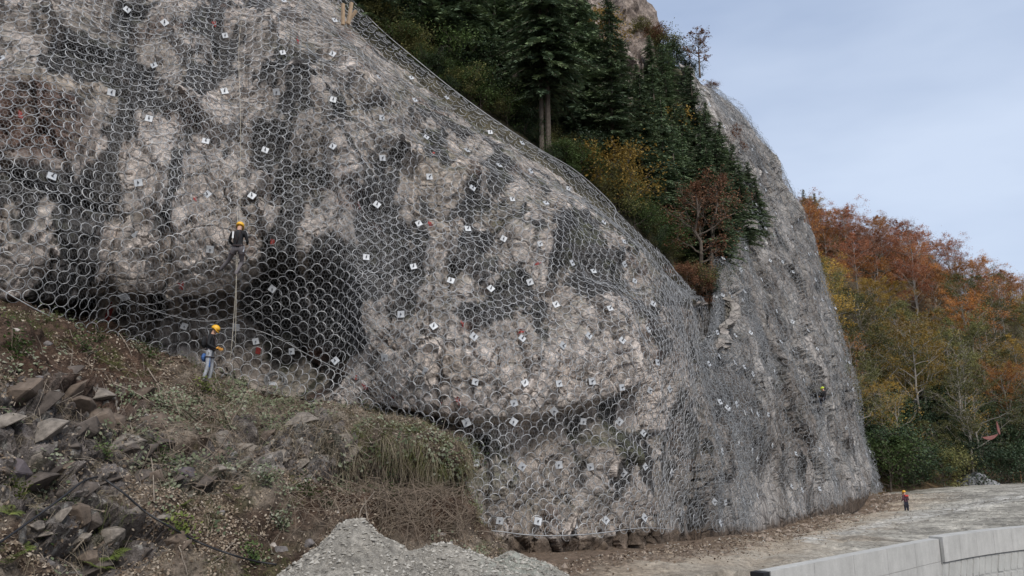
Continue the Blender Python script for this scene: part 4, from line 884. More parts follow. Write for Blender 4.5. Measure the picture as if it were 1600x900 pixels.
tag(mobj('leaf_litter', V_, f_, M_litter, None, {'rnd': np.repeat(r.uniform(0, 1, len(p_))**1.3, 4)}), 'brown and grey fallen leaves scattered over the earth bank', 'leaf litter', kind='stuff')
cl_p, cl_n = sample(r, 420, ivm*(1-np.minimum(soilm, 1)*0.9)+0.02)
k = r.integers(0, len(cl_p), 11000); off = r.normal(0, 0.20, (11000, 3)); nn = cl_n[k]; off -= nn*(off*nn).sum(-1, keepdims=True); p_ = cl_p[k]+off+nn*np.abs(r.normal(0.04, 0.07, (11000, 1)))
V_, f_ = cards(r, p_, r.uniform(0.05, 0.13, 11000), nn+[0, -0.3, 0.4], 0.6, 0.75)
tag(mobj('creeper', V_, f_, M_ivy, None, {'rnd': np.repeat(np.clip(r.uniform(0, 1, len(cl_p))[k]*.6+r.uniform(0, .4, 11000), 0, 1), 4)}), 'grey-green creeping leaves in patches over the earth bank', 'creeper', kind='stuff')
def blades(r, pos, nrm, L, w, down, segs=3, spread=0.5):
    n = len(pos); d = unit(nrm*0.8+rand_unit(r, n)*spread+np.array([0, -0.25, 0.25])); s = unit(np.cross(d, rand_unit(r, n)))*(w/2)
    V = []; t = np.linspace(0, 1, segs+1)
    for q in t: c = pos+d*(L*q)[:, None]+np.array([0, 0, -1.0])*(down*L*q**2)[:, None]; wq = 1-0.85*q; V += [c-s*wq, c+s*wq]
    V = np.stack(V, 1); i = np.arange(segs)*2; f = np.stack([i, i+1, i+3, i+2], 1); f = (f[None]+(np.arange(n)*(2*segs+2))[:, None, None]).reshape(-1, 4)
    return V.reshape(-1, 3), f, 2*segs+2
def grass(name, n, nc, w, L0, L1, down, mat, label, cat, width=0.012, rad=0.10):
    cp, cn = sample(r, nc, w); k = r.integers(0, nc, n); o = r.normal(0, rad, (n, 3)); nn = cn[k]; o -= nn*(o*nn).sum(-1, keepdims=True)
    V, f, m = blades(r, cp[k]+o-nn*0.02, nn, r.uniform(L0, L1, n), width, r.uniform(0.6, 1.3, n)*down); tone = np.clip(r.uniform(0, .6, nc)[k]+r.uniform(0, .4, n), 0, 1)
    return tag(mobj(name, V, f, mat, None, {'rnd': np.repeat(tone, m)}), label, cat, kind='stuff')
brow = np.clip(blob(bpx, bpy_, 600, 700, 140, 45, 8, .5)+0.7*blob(bpx, bpy_, 470, 660, 180, 40, 8, .5), 0, 1)
grass('dry_grass', 13000, 700, 0.25*(1-soilm)+1.6*brow+0.5*blob(bpx, bpy_, 600, 800, 150, 50, 0, .5), 0.2, 0.65, 0.9, M_straw, 'pale dry grass hanging in tufts from the earth bank', 'dry grass', 0.011)
grass('green_grass', 7000, 300, 0.06*(1-soilm)*(1-rockm)+1.0*blob(bpx, bpy_, 640, 695, 85, 30, 10, .4)+0.5*blob(bpx, bpy_, 690, 745, 40, 25, 0, .4)+0.3*blob(bpx, bpy_, 130, 540, 120, 25, 24, .4), 0.15, 0.45, 0.6, M_ggrass, 'yellow-green grass on the brow of the earth bank beside the net', 'grass', 0.012)
def twig_mesh(r, pos, nrm, L, rad, bend=0.25, lift=0.05):
    mb = MB()
    for p0, n0, l in zip(pos, nrm, L):
        d = rand_unit(r, 1)[0]; d = unit(d-n0*np.dot(d, n0)*0.8); s = np.linspace(0, 1, 5)[:, None]
        q = p0+n0*lift+d*l*(s-0.4)+np.cumsum(r.normal(0, bend*l*0.2, (5, 3)), 0)*s; q[:, 2] -= 0.15*l*s[:, 0]**2
        mb.add(*tube_arr(q, rad*r.uniform(.6, 1.4)*np.linspace(1, .5, 5), 3, False))
    return mb
p_, n_ = sample(r, 1500, 0.3*(1-soilm)+brow+0.5*blob(bpx, bpy_, 300, 620, 260, 60, 14, .4))
tag(twig_mesh(r, p_, n_, r.uniform(0.25, 1.1, 1500), 0.008).build('twigs', M_twig), 'thin pale dead twigs lying over the earth bank', 'twigs', kind='stuff')
p_, n_ = sample(r, 1100, blob(bpx, bpy_, 655, 800, 70, 38, 10, .3)+0.3*blob(bpx, bpy_, 560, 790, 120, 40, 0, .4)+0.15*blob(bpx, bpy_, 300, 700, 100, 60))
tag(twig_mesh(r, p_, n_, r.uniform(0.5, 1.5, 1100), 0.008, 0.55, 0.22).build('brushwood', M_twigd), 'tangle of brown dead brushwood below the net corner', 'brushwood', kind='stuff')
# single fallen branches
for k, pts in enumerate([[(155, 680), (165, 705), (182, 742)], [(207, 632), (209, 660), (212, 690)], [(228, 690), (236, 730), (242, 790)], [(180, 605), (215, 620), (240, 634)], [(230, 580), (240, 595), (248, 610)], [(104, 858), (125, 838), (158, 824)], [(560, 815), (568, 795), (580, 772)], [(570, 818), (571, 800), (572, 780)]]):
    q = [on_bank(*z) for z in pts]; q = np.array([a+b*0.12 for a, b in q]); tt = np.linspace(0, 1, 10); q = hermite(tt, np.linspace(0, 1, len(q)), q)
    V_, f_ = tube_arr(q, 0.022-0.012*tt, 5)
    tag(mobj('fallen_branch', V_, f_, M_twig, None, None, True), 'thin pale dead branch lying on the earth bank', 'branch', 'dead branches on the earth bank')
# ferns and leafy plants
def fern_data(seed, fronds=9, L=0.55):
    r = np.random.default_rng(seed); VV = []; T = []
    for k in range(fronds):
        an = k*2.399+r.uniform(-.3, .3); d = np.array([math.cos(an), math.sin(an), 0]); l = L*r.uniform(.7, 1.15); m = 11; s = np.linspace(0.1, 1, m)
        c = d*(l*s*0.85)[:, None]; c[:, 2] = l*(0.85*s-0.62*s**2); sd = np.array([-d[1], d[0], 0]); tn = r.uniform(0, .6)
        for sg in (-1, 1):
            for j in range(m):
                w = l*0.26*math.sin(math.pi*(0.15+0.82*s[j]))+0.01; e = c[j]+sd*sg*w+d*w*0.4-np.array([0, 0, .2*w]); q = d*l*0.035
                VV += [c[j]-q, c[j]*.5+e*.5-q*.9, e, c[j]*.5+e*.5+q]; T += [np.clip(tn+r.uniform(0, .4), 0, 1)]*4
    return np.array(VV), np.arange(len(VV)).reshape(-1, 4), np.array(T)
fms = [meshdata('fern', V, f, M_fern, {'rnd': t}) for V, f, t in (fern_data(20), fern_data(21, 11, .5), fern_data(22, 7, .6))]
for k, (x, y, s) in enumerate([(170, 872, 1.1), (150, 888, 1.0), (195, 855, .8), (12, 882, 1.3), (30, 865, .9), (365, 782, .8), (296, 796, .8), (285, 790, .7), (15, 805, .7), (60, 775, .6), (330, 880, .7), (370, 765, .5)]):
    a, b = on_bank(x, y); o = bpy.data.objects.new('fern', fms[k % 3]); link(o); o.location = a+b*0.02; o.rotation_euler = (0.35, 0, k*1.7); o.scale = (s*.72,)*3
    tag(o, 'bright yellow-green fern growing out of the earth bank', 'fern', 'ferns on the earth bank')
def plant_data(seed, H=0.7, nst=7, nl=150, ls=0.1):
    r = np.random.default_rng(seed); mb = MB(); pos = []
    for k in range(nst):
        d = unit(np.array([r.normal(0, .45), r.normal(0, .45), 1])); l = H*r.uniform(.5, 1); s = np.linspace(0, 1, 4)[:, None]; q = d*l*s+np.cumsum(r.normal(0, .03, (4, 3)), 0)*s
        mb.add(*tube_arr(q, 0.006, 3, False)); pos.append(q[1:])
    pos = np.concatenate(pos); k = r.integers(0, len(pos), nl); V, f = cards(r, pos[k]+r.normal(0, .08, (nl, 3)), r.uniform(.7, 1.4, nl)*ls, np.array([[0, -.3, 1.0]]), .7, .6)
    return mb, (V, f, np.repeat(r.uniform(0, 1, nl), 4))
for k in range(3):
    mb, lv = plant_data(40+k); PROTO['plant%d' % k] = (mb.data('stem', M_twigd), meshdata('foliage', lv[0], lv[1], M_green, {'rnd': lv[2]}))
def leafy(x, y, s, m, lab, k):
    a, b = on_bank(x, y); tm, cm = PROTO['plant%d' % (k % 3)]; e = empty('leafy_plant', a-b*0.03); e.scale = (s, s, s); e.rotation_euler = (0.2, 0, k*2.1)
    tag(e, lab, 'plant', 'leafy plants on the earth bank'); link(bpy.data.objects.new('stem', tm), e); c = bpy.data.objects.new('foliage', cm); link(c, e); c.material_slots[0].link = 'OBJECT'; c.material_slots[0].material = m
for k, (x, y, s, m) in enumerate([(325, 618, 1.0, M_fern), (340, 628, .8, M_ivy), (312, 632, .8, M_ivy), (138, 552, .9, M_green), (150, 535, .8, M_green), (236, 560, .9, M_green), (220, 552, .7, M_ivy), (440, 612, .7, M_green), (405, 608, .7, M_green), (385, 604, .6, M_green), (18, 548, 1.0, M_green), (28, 562, .8, M_green),
        (170, 720, .7, M_green), (250, 730, .9, M_green), (265, 765, .8, M_ivy), (290, 842, 1.0, M_fern), (60, 850, .8, M_green), (120, 800, .7, M_ivy), (400, 880, .9, M_green), (345, 640, .7, M_fern), (300, 660, .8, M_ivy), (445, 830, .9, M_ivy), (480, 780, .9, M_green), (520, 800, .8, M_ivy), (420, 760, 1.0, M_ivy), (610, 780, .8, M_green), (35, 780, .8, M_fern)]):
    leafy(x, y, s, m, {'green_leaves': 'small dark green leafy plant rooted in the earth bank', 'creeper_leaves': 'small grey-green leafy plant rooted in the earth bank', 'fern_leaves': 'small yellow-green leafy plant rooted in the earth bank'}[m.name], k)
# boulders in the bank
M_brock = flat_mat('bank_rock', (0.15, 0.135, 0.13), 0.9, 0.5, 3.0, 0, 0.05); M_prock = flat_mat('pale_rock', (0.36, 0.32, 0.285), 0.9, 0.45, 3.0, 0, 0.05); M_purple = flat_mat('purple_rock', (0.105, 0.088, 0.092), 0.8, 0.4, 3.0, 0, 0.04)
def hull_rock(seed, n=16, flat=(1, .8, .7)):
    r = np.random.default_rng(seed); bm = bmesh.new()
    for q in rand_unit(r, n)*r.uniform(.75, 1.0, (n, 1))*np.array(flat)*0.5: bm.verts.new(q)
    g = bmesh.ops.convex_hull(bm, input=bm.verts); bmesh.ops.delete(bm, geom=[v for v in bm.verts if not v.link_faces], context='VERTS')
    bmesh.ops.bevel(bm, geom=bm.edges[:], offset=0.02, segments=1, affect='EDGES'); me = bpy.data.meshes.new('boulder'); bm.to_mesh(me); bm.free(); return me
hr = [hull_rock(900+k, 14+2*k, f) for k, f in enumerate([(1, .8, .7), (1.2, .8, .5), (1, .9, .9), (1.3, .7, .6), (1, 1, .6), (1.1, .8, .85)])]
def rock(x, y, px_w, mat, label, k, group=None, sink=0.25):
    a, b = on_bank(x, y); s = px_w*a[1]/F; o = bpy.data.objects.new('boulder', hr[k % 6]); link(o); o.location = a-b*s*sink*0.5; o.scale = (s, s, s); o.rotation_euler = (R1.uniform(-.4, .4), R1.uniform(-.4, .4), R1.uniform(0, 6))
    if not hr[k % 6].materials: hr[k % 6].materials.append(M_brock)
    o.material_slots[0].link = 'OBJECT'; o.material_slots[0].material = mat; return tag(o, label, 'boulder', group)
rock(508, 634, 40, M_prock, 'pale boulder on the ledge at the foot of the netted cave', 0)
rock(485, 632, 24, M_prock, 'small pale boulder beside the larger one on the ledge', 1)
rock(300, 742, 62, M_purple, 'angular purple-grey slab sticking out of the bank above the black hose', 3, None, .5)
rock(30, 735, 66, M_purple, 'large smooth purple-grey block low in the rocky left part of the bank', 2, None, .5)
for k, (x, y, w) in enumerate([(525, 800, 22), (520, 830, 20), (440, 858, 26), (425, 852, 20), (60, 590, 22), (74, 535, 16), (25, 515, 16), (190, 575, 18), (80, 880, 30), (150, 760, 26), (345, 800, 20), (480, 850, 22), (690, 835, 18), (20, 600, 26), (120, 590, 15), (230, 650, 16), (700, 850, 20), (460, 655, 18), (380, 640, 14)]):
    rock(x, y, w, M_prock if k % 3 == 0 else M_brock, 'small pale angular stone half buried in the earth bank' if k % 3 == 0 else 'small dark angular stone half buried in the earth bank', k, 'stones in the earth bank')
# the broken rock of the bank: angular blocks, bedding dipping the same way
blk = [hull_rock(950+k, 12+k, f) for k, f in enumerate([(1.3, .8, .55), (1.1, .9, .7), (1.4, .8, .45), (1, .8, .9), (1.2, 1, .6)])]
for me in blk: me.materials.append(M_brock)
M_blk = [flat_mat('dark_bank_block', (0.085, 0.07, 0.06), .9, .6, 4, 0, .06), flat_mat('brown_bank_block', (0.115, 0.088, 0.068), .9, .6, 4, 0, .06), flat_mat('lichen_bank_block', (0.18, 0.155, 0.13), .9, .6, 5, 0, .06)]
for zx, zy, sx_, sy_, nn_, w0, w1 in ((110, 690, 170, 100, 62, 34, 92), (160, 845, 130, 50, 26, 26, 66), (300, 735, 80, 40, 12, 30, 60), (430, 690, 115, 45, 26, 26, 70), (500, 735, 60, 30, 8, 22, 50)):
    for q in range(nn_):
        an, ra = R1.uniform(0, 6.28), R1.random()**.5; x, y = zx+sx_*ra*math.cos(an), zy+sy_*ra*math.sin(an)
        if x < -20 or y > 930: continue
        a_, b_ = on_bank(x, y); w_s = R1.uniform(w0, w1)*a_[1]/F; k = R1.choice([0, 0, 1, 1, 2] if zx < 400 else [1, 2, 2])
        o = bpy.data.objects.new('rock_block', R1.choice(blk)); link(o); o.location = a_-b_*w_s*.33; o.scale = (w_s, w_s, w_s*R1.uniform(.7, 1.1)); o.rotation_euler = (.45+R1.gauss(0, .2), -.4+R1.gauss(0, .2), R1.gauss(0, .5))
        o.material_slots[0].link = 'OBJECT'; o.material_slots[0].material = M_blk[k]
        tag(o, ('dark grey', 'brown', 'pale lichen-spotted')[k]+' angular rock block '+('in the broken outcrop beside the black hose' if zx < 400 else 'in the outcrop below the grassy brow'), 'rock', 'rock blocks of the bank outcrops')
# black hose over the bank
M_hose = flat_mat('black_hose', (0.02, 0.02, 0.022), 0.45, 0.2, 5)
for pts, lab in [([(-20, 855), (0, 847), (50, 812), (100, 775), (130, 752), (152, 745)], 'black hose climbing the bank from the fern clump to the dark rocks'), ([(165, 750), (195, 772), (225, 798), (260, 820), (310, 847), (360, 866), (400, 877), (432, 882)], 'black hose sagging down the bank towards the gravel heap')]:
    q = np.array([a+b*0.10 for a, b in (on_bank(*z) for z in pts)]); q = np.array([P(z[0], z[1], w[1]-0.25) for z, w in zip(pts, q)])
    t = np.linspace(0, 1, 50); q = hermite(t, np.linspace(0, 1, len(q)), q); V_, f_ = tube_arr(q, 0.022, 7); tag(mobj('hose', V_, f_, M_hose, None, None, True), lab, 'hose')

# ------------------------------------------------------------------ gravel heap
ap = P(555, 812, 17.2); ap2 = P(800, 862, 19.6); ap3 = P(690, 852, 18.6)
xs = np.linspace(ap[0]-3.2, ap2[0]+2.6, 170); ys = np.linspace(13.2, 21.5, 150); XX, YY = np.meshgrid(xs, ys, indexing='ij'); b0 = ground_z(XX, YY)
pp = np.stack([XX, YY, XX*0], -1); wr = fbm(pp*0.9, 3, 851)*0.22
hh_ = [q[2]-k*np.maximum(np.hypot((XX-q[0])*sx, (YY-q[1])*0.9)+wr-rr0, 0) for q, k, sx, rr0 in ((ap, 0.74, 1.0, .12), (ap2, 0.55, .9, .15), (ap3, .5, .8, .2))]
ZZ = np.maximum(np.maximum(hh_[0], hh_[1]), hh_[2]); ZZ = ZZ+fbm(pp*2.5, 3, 861)*0.05+fbm(pp*9, 2, 871)*0.022
ZZ = np.maximum(ZZ, b0-0.25)
heap = empty('gravel_heap', (ap[0], ap[1], 0.1)); tag(heap, 'grey-beige heap of crushed gravel with a lower mound beside the road', 'gravel heap')
M_heap = terrain_mat('crushed_gravel', 6, 40, 0.55, 1.45, 0.05); gc = np.array([0.30, 0.275, 0.235]); HC = lerp(gc*0.82, gc*1.15, sst(-.4, .4, fbm(pp*1.2, 3, 881)))
HC = lerp(HC, np.array([0.30, 0.305, 0.26]), blob(*proj(np.stack([XX, YY, ZZ], -1)), 810, 880, 60, 25)*0.8)
HGd = np.stack([XX, YY, ZZ], -1); keep(mobj('heap_body', HGd.reshape(-1, 3), grid_faces(170, 150), M_heap, None, {'col': HC.reshape(-1, 3)}), heap)
M_stone = leaf_mat('gravel_stones', [(0.16, 0.145, 0.125), (0.27, 0.25, 0.215), (0.40, 0.375, 0.33)], 0.9, 0, 0)
octa = np.array([[1, 0, 0], [-1, 0, 0], [0, 1, 0], [0, -1, 0], [0, 0, 1], [0, 0, -1]], float); octf = np.array([[0, 2, 4], [2, 1, 4], [1, 3, 4], [3, 0, 4], [2, 0, 5], [1, 2, 5], [3, 1, 5], [0, 3, 5]])
def stones(r, pos, size):
    n = len(pos); J = octa[None]*r.uniform(.5, 1.3, (n, 6, 1))*np.asarray(size)[:, None, None]*np.array([1, 1, .65]); a = r.uniform(0, 6.28, n); c, s = np.cos(a)[:, None], np.sin(a)[:, None]
    V = np.stack([J[..., 0]*c-J[..., 1]*s, J[..., 0]*s+J[..., 1]*c, J[..., 2]], -1)+r.normal(0, .15, (n, 6, 3))*np.asarray(size)[:, None, None]+pos[:, None]
    return V.reshape(-1, 3), (octf[None]+(np.arange(n)*6)[:, None, None]).reshape(-1, 3), np.repeat(r.uniform(0, 1, n), 6)
def scatter_grid(r, G, n, w): 
    w = w.ravel(); k = r.choice(len(w), n, p=w/w.sum()); i, j = np.unravel_index(k, G.shape[:2]); return bil(G, np.clip(i+r.uniform(-.5, .5, n), 0, G.shape[0]-1.01), np.clip(j+r.uniform(-.5, .5, n), 0, G.shape[1]-1.01))
p_ = scatter_grid(r, HGd, 12000, (ZZ > b0+0.02).astype(float)); V_, f_, t_ = stones(r, p_, 0.012+0.065*r.uniform(0, 1, 12000)**5)
tag(keep(mobj('loose_stones', V_, f_, M_stone, None, {'rnd': t_}), heap), kind='stuff')
# loose stones on the road and at the foot of the nets
cell = np.abs(np.gradient(GX, axis=0)*np.gradient(GY, axis=1)); w = cell*((gpx > 700) & (gpx < 1650) & (GY > 18) & (GY < 80))*(wall_side(GX, GY) < 0)
foot = np.exp(-(np.maximum(dcl-0.3, 0)/1.3)**2)*(dcl > -1.0)
p_ = scatter_grid(r, GG, 9000, w*(0.3+0.45*foot)); V_, f_, t_ = stones(r, p_, (0.02+0.07*r.uniform(0, 1, 9000)**5)*np.clip(p_[:, 1]/34, .6, 1.3))
tag(mobj('loose_stones', V_, f_, M_stone, None, {'rnd': t_}), 'loose stones strewn over the gravel road along the net foot', 'stones', kind='stuff')
p_ = scatter_grid(r, GG, 300, w*foot); V_, f_, t_ = stones(r, p_, (0.05+0.18*r.uniform(0, 1, 300)**2)*np.clip(p_[:, 1]/40, .7, 1.3))
tag(mobj('rubble', V_, f_, flat_mat('rubble_rock', (0.25, 0.20, 0.16), .9, .5, 2.5, 0, .05)), 'brown rubble lying along the foot of the nets', 'rubble', kind='stuff')
p_ = scatter_grid(r, GG, 9000, w*np.exp(-(np.maximum(dcl-0.2, 0)/1.8)**2)*(dcl > -1)); V_, f_ = cards(r, p_+[0, 0, .03], r.uniform(.05, .13, 9000), np.array([[0, 0, 1.0]]), .7)
tag(mobj('leaf_litter', V_, f_, M_litter, None, {'rnd': np.repeat(r.uniform(0, .8, 9000), 4)}), 'brown fallen leaves gathered along the foot of the nets', 'leaf litter', kind='stuff')
# grey rock mound at the far end of the road
mp_ = P(1525, 757, 93); mnd = empty('rubble_mound', mp_); tag(mnd, 'grey mound of dumped rock at the far end of the gravel road', 'rubble mound'); mb = MB()
for k in range(70):
    a = R1.uniform(0, 6.28); q = R1.random()**.6; c = np.array([math.cos(a)*q*2.3, math.sin(a)*q*1.6, max(0.1, 1.35*(1-q))-.1]); V, f = sphere_arr((0, 0, 0), .5, .42, .36, 6, 4); V = V*r.uniform(.8, 1.2, V.shape)*R1.uniform(.5, 1.1); mb.add(V+c, f, R1.random())
mb.build('rocks', flat_mat('grey_rubble', (0.25, 0.25, 0.255), .9, .5, 2, 0, .05), mnd)
# bent wooden frame and red streamers at the foot of the hillside
M_or = flat_mat('faded_orange_wood', (0.42, 0.22, 0.12), .8, .3, 4); fr_ = empty('barrier', P(1590, 752, 97)); tag(fr_, 'small faded orange wooden barrier at the end of the gravel road', 'barrier')
for nm, a, b in (('post', (-.45, 0, -.2), (-.5, 0, 1.0)), ('post', (.45, 0, -.2), (.5, 0, 1.15)), ('rail', (-.5, 0, .98), (.5, 0, 1.12))): V, f = tube_arr([a, b], .05, 5); mobj(nm, V, f, M_or, fr_)
M_red = flat_mat('faded_red_cloth', (0.20, 0.085, 0.075), .8, .3, 4); red = empty('red_streamer', P(1558, 682, 88)); tag(red, 'two faded red streamers caught in the bushes above the road end', 'streamer')
for a, b, w in (((-1.7, 0, -.1), (.2, .1, .25), .42), ((.35, 0, .2), (.15, 0, 1.7), .30)):
    a, b = np.array(a), np.array(b); s = np.linspace(0, 1, 9); c = a+(b-a)*s[:, None]; c[:, 2] -= .25*np.sin(s*math.pi); sd = unit(np.cross(b-a, [0, 1.0, 0])); ww = (w*np.sin(math.pi*s)**.8+.02)[:, None]
    V = np.concatenate([c-sd*ww*.5+[0, .03, 0], c+sd*ww*.5+[0, .03, 0], c-sd*ww*.4+[0, -.03, 0], c+sd*ww*.4+[0, -.03, 0]]); i = np.arange(8)
    mobj('streamer_strip', V, [np.stack([i+18, i+19, i+28, i+27], 1), np.stack([i, i+9, i+10, i+1], 1), np.stack([i, i+1, i+19, i+18], 1), np.stack([i+9, i+27, i+28, i+10], 1)], M_red, red)
# wooden stakes at the top of the net
M_wood = flat_mat('fresh_wood', (0.36, 0.26, 0.17), .85, .3, 6, 0, .02); st_ = empty('wooden_stake', P(545, 18, 30.2)); tag(st_, 'short split wooden stakes at the very top of the near net', 'stake')
for a, b in (((0, 0, -.6), (.10, 0, .42)), ((-.24, .05, -.6), (-.28, .05, .40)), ((-.1, .1, -.5), (.3, .1, .1))): V, f = tube_arr([a, b], .085, 4); mobj('stake', V, f, M_wood, st_)

# ------------------------------------------------------------------ retaining wall
def concrete(name, col):
    m, nt, b = new_mat(name, .85, .25); n1 = noise_node(nt, 1.3, 6, .7); n2 = noise_node(nt, 22, 4, .7)
    tcn = N(nt, 'ShaderNodeTexCoord'); mpn = N(nt, 'ShaderNodeMapping'); mpn.inputs['Scale'].default_value = (3.2, 3.2, .25); n3 = N(nt, 'ShaderNodeTexNoise'); n3.inputs['Scale'].default_value = 1.5; n3.inputs['Detail'].default_value = 5
    nt.links.new(tcn.outputs['Object'], mpn.inputs[0]); nt.links.new(mpn.outputs[0], n3.inputs['Vector'])
    rgb = N(nt, 'ShaderNodeRGB'); rgb.outputs[0].default_value = (*col, 1); c = mulrange(nt, rgb.outputs[0], n1.outputs[0], .82, 1.12); c = mulrange(nt, c, n2.outputs[0], .9, 1.1); c = mulrange(nt, c, n3.outputs[0], .88, 1.06)
    nt.links.new(c, b.inputs['Base Color']); bump(nt, b, n2.outputs[0], .4, .01); return m
M_conc = concrete('concrete', (0.43, 0.42, 0.395)); M_conc2 = concrete('pattern_concrete', (0.40, 0.395, 0.37)); M_groove = concrete('groove_concrete', (0.36, 0.355, 0.335))
M_black = flat_mat('matte_black', (0.015, 0.015, 0.017), .6, .2, 5)  # even black for the wall's end face and the eyes
wa = np.concatenate([[0], np.cumsum(np.linalg.norm(np.diff(WALL, axis=0), axis=1))])
def wpt(s): return hermite(np.atleast_1d(np.asarray(s, float)), wa, WALL)
def wfr(s):
    p = wpt(s); d = unit(wpt(np.asarray(s)+.05)-wpt(np.asarray(s)-.05)); return p, d, np.stack([d[:, 1], -d[:, 0]], 1)   # outward = river side
wall = empty('retaining_wall', (*WALL[0], -4.4)); tag(wall, 'long curved pale concrete retaining wall with block-patterned face beside the gravel road', 'retaining wall')
def wslab(name, s0, s1, z0, z1, o0, o1, mat, n=12, par=None):
    s = np.linspace(s0, s1, n); p, d, o = wfr(s); z1 = np.broadcast_to(z1, (n,)); L = []
    for off, zz in ((o0, np.full(n, z0)), (o1, np.full(n, z0)), (o1, z1), (o0, z1)): L.append(np.c_[p+o*off, zz])
    V = np.stack(L, 1).reshape(-1, 3); i = np.arange(n-1)*4; F4 = [np.stack([i+a, i+b, i+b+4, i+a+4], 1) for a, b in ((0, 1), (1, 2), (2, 3), (3, 0))]
    F4.append(np.array([[3, 2, 1, 0], [4*n-4, 4*n-3, 4*n-2, 4*n-1]])); ob = mobj(name, V, F4, mat); return keep(ob, wall)
s_step = float(np.interp(15.4, WALL[:, 0], wa)); zt = WALLZ
# plain cast panels up to the step, with real joints between the pours
js = [0.0, 2.4, 4.9, 7.3, 9.6, s_step-.02]
for a, b in zip(js[:-1], js[1:]): wslab('panel', a+.008, b-.008, zt-.78, zt, 0, .35, M_conc, 5); wslab('panel', a+.008, b-.008, zt-4.4, zt-.792, .0, .352, M_conc, 5)
wslab('core', -.02, s_step-.03, zt-4.4, zt-.02, -.05, .30, M_groove, 20); wslab('core', s_step+.02, wa[-1]-.1, zt-4.4, zt-.02, -.05, .385, M_groove, 40)
wslab('end_face', -.34, -.03, zt-1.7, zt-.015, -.05, .34, M_black, 3)
# coping pours beyond the step
s = s_step+.03; ze = zt+.03
while s < wa[-1]-2:
    wslab('coping', s, s+1.42, zt-.80, zt+.07, -.02, .47, M_conc, 4); s += 1.43
# patterned blocks under the coping: leaning shapes with recessed joints
bw_, bh_ = .52, .72
nb_ = 0
for row in range(5):
    zc = zt-.83-bh_*(row+.5)
    for k in range(int((25.5-s_step)/bw_)):
        s0 = s_step+.10+k*bw_+((row % 2)*.5)*bw_; lean = .17
        pr = [(-.5*bw_+.02+lean, bh_*.5-.02), (.30*bw_+lean, bh_*.5-.04), (.5*bw_-.02+lean*.7, bh_*.30), (.5*bw_-.02-lean*.8, -.5*bh_+.03), (-.34*bw_-lean*.8, -.5*bh_+.03), (-.5*bw_+.02-lean*.4, -.28*bh_)]
        so = np.array([s0+q[0] for q in pr]); zz = np.array([zc+q[1] for q in pr]); p, d, o = wfr(so); dep = .40+R1.uniform(0, .05)
        c2 = np.array([so.mean()]); pc, dc, oc = wfr(c2); base = np.c_[p+o*.28, zz]; fs = .95; p2, d2, o2 = wfr(so.mean()+(so-so.mean())*fs); fr2 = np.c_[p2+o2*dep, zc+(zz-zc)*fs]
        V = np.concatenate([base, fr2]); i = np.arange(6); j = (i+1) % 6
        keep(mobj('block', V, [np.stack([i, j, j+6, i+6], 1), np.array([[6, 7, 8, 9], [6, 9, 10, 11]])], M_conc2), wall); nb_ += 1
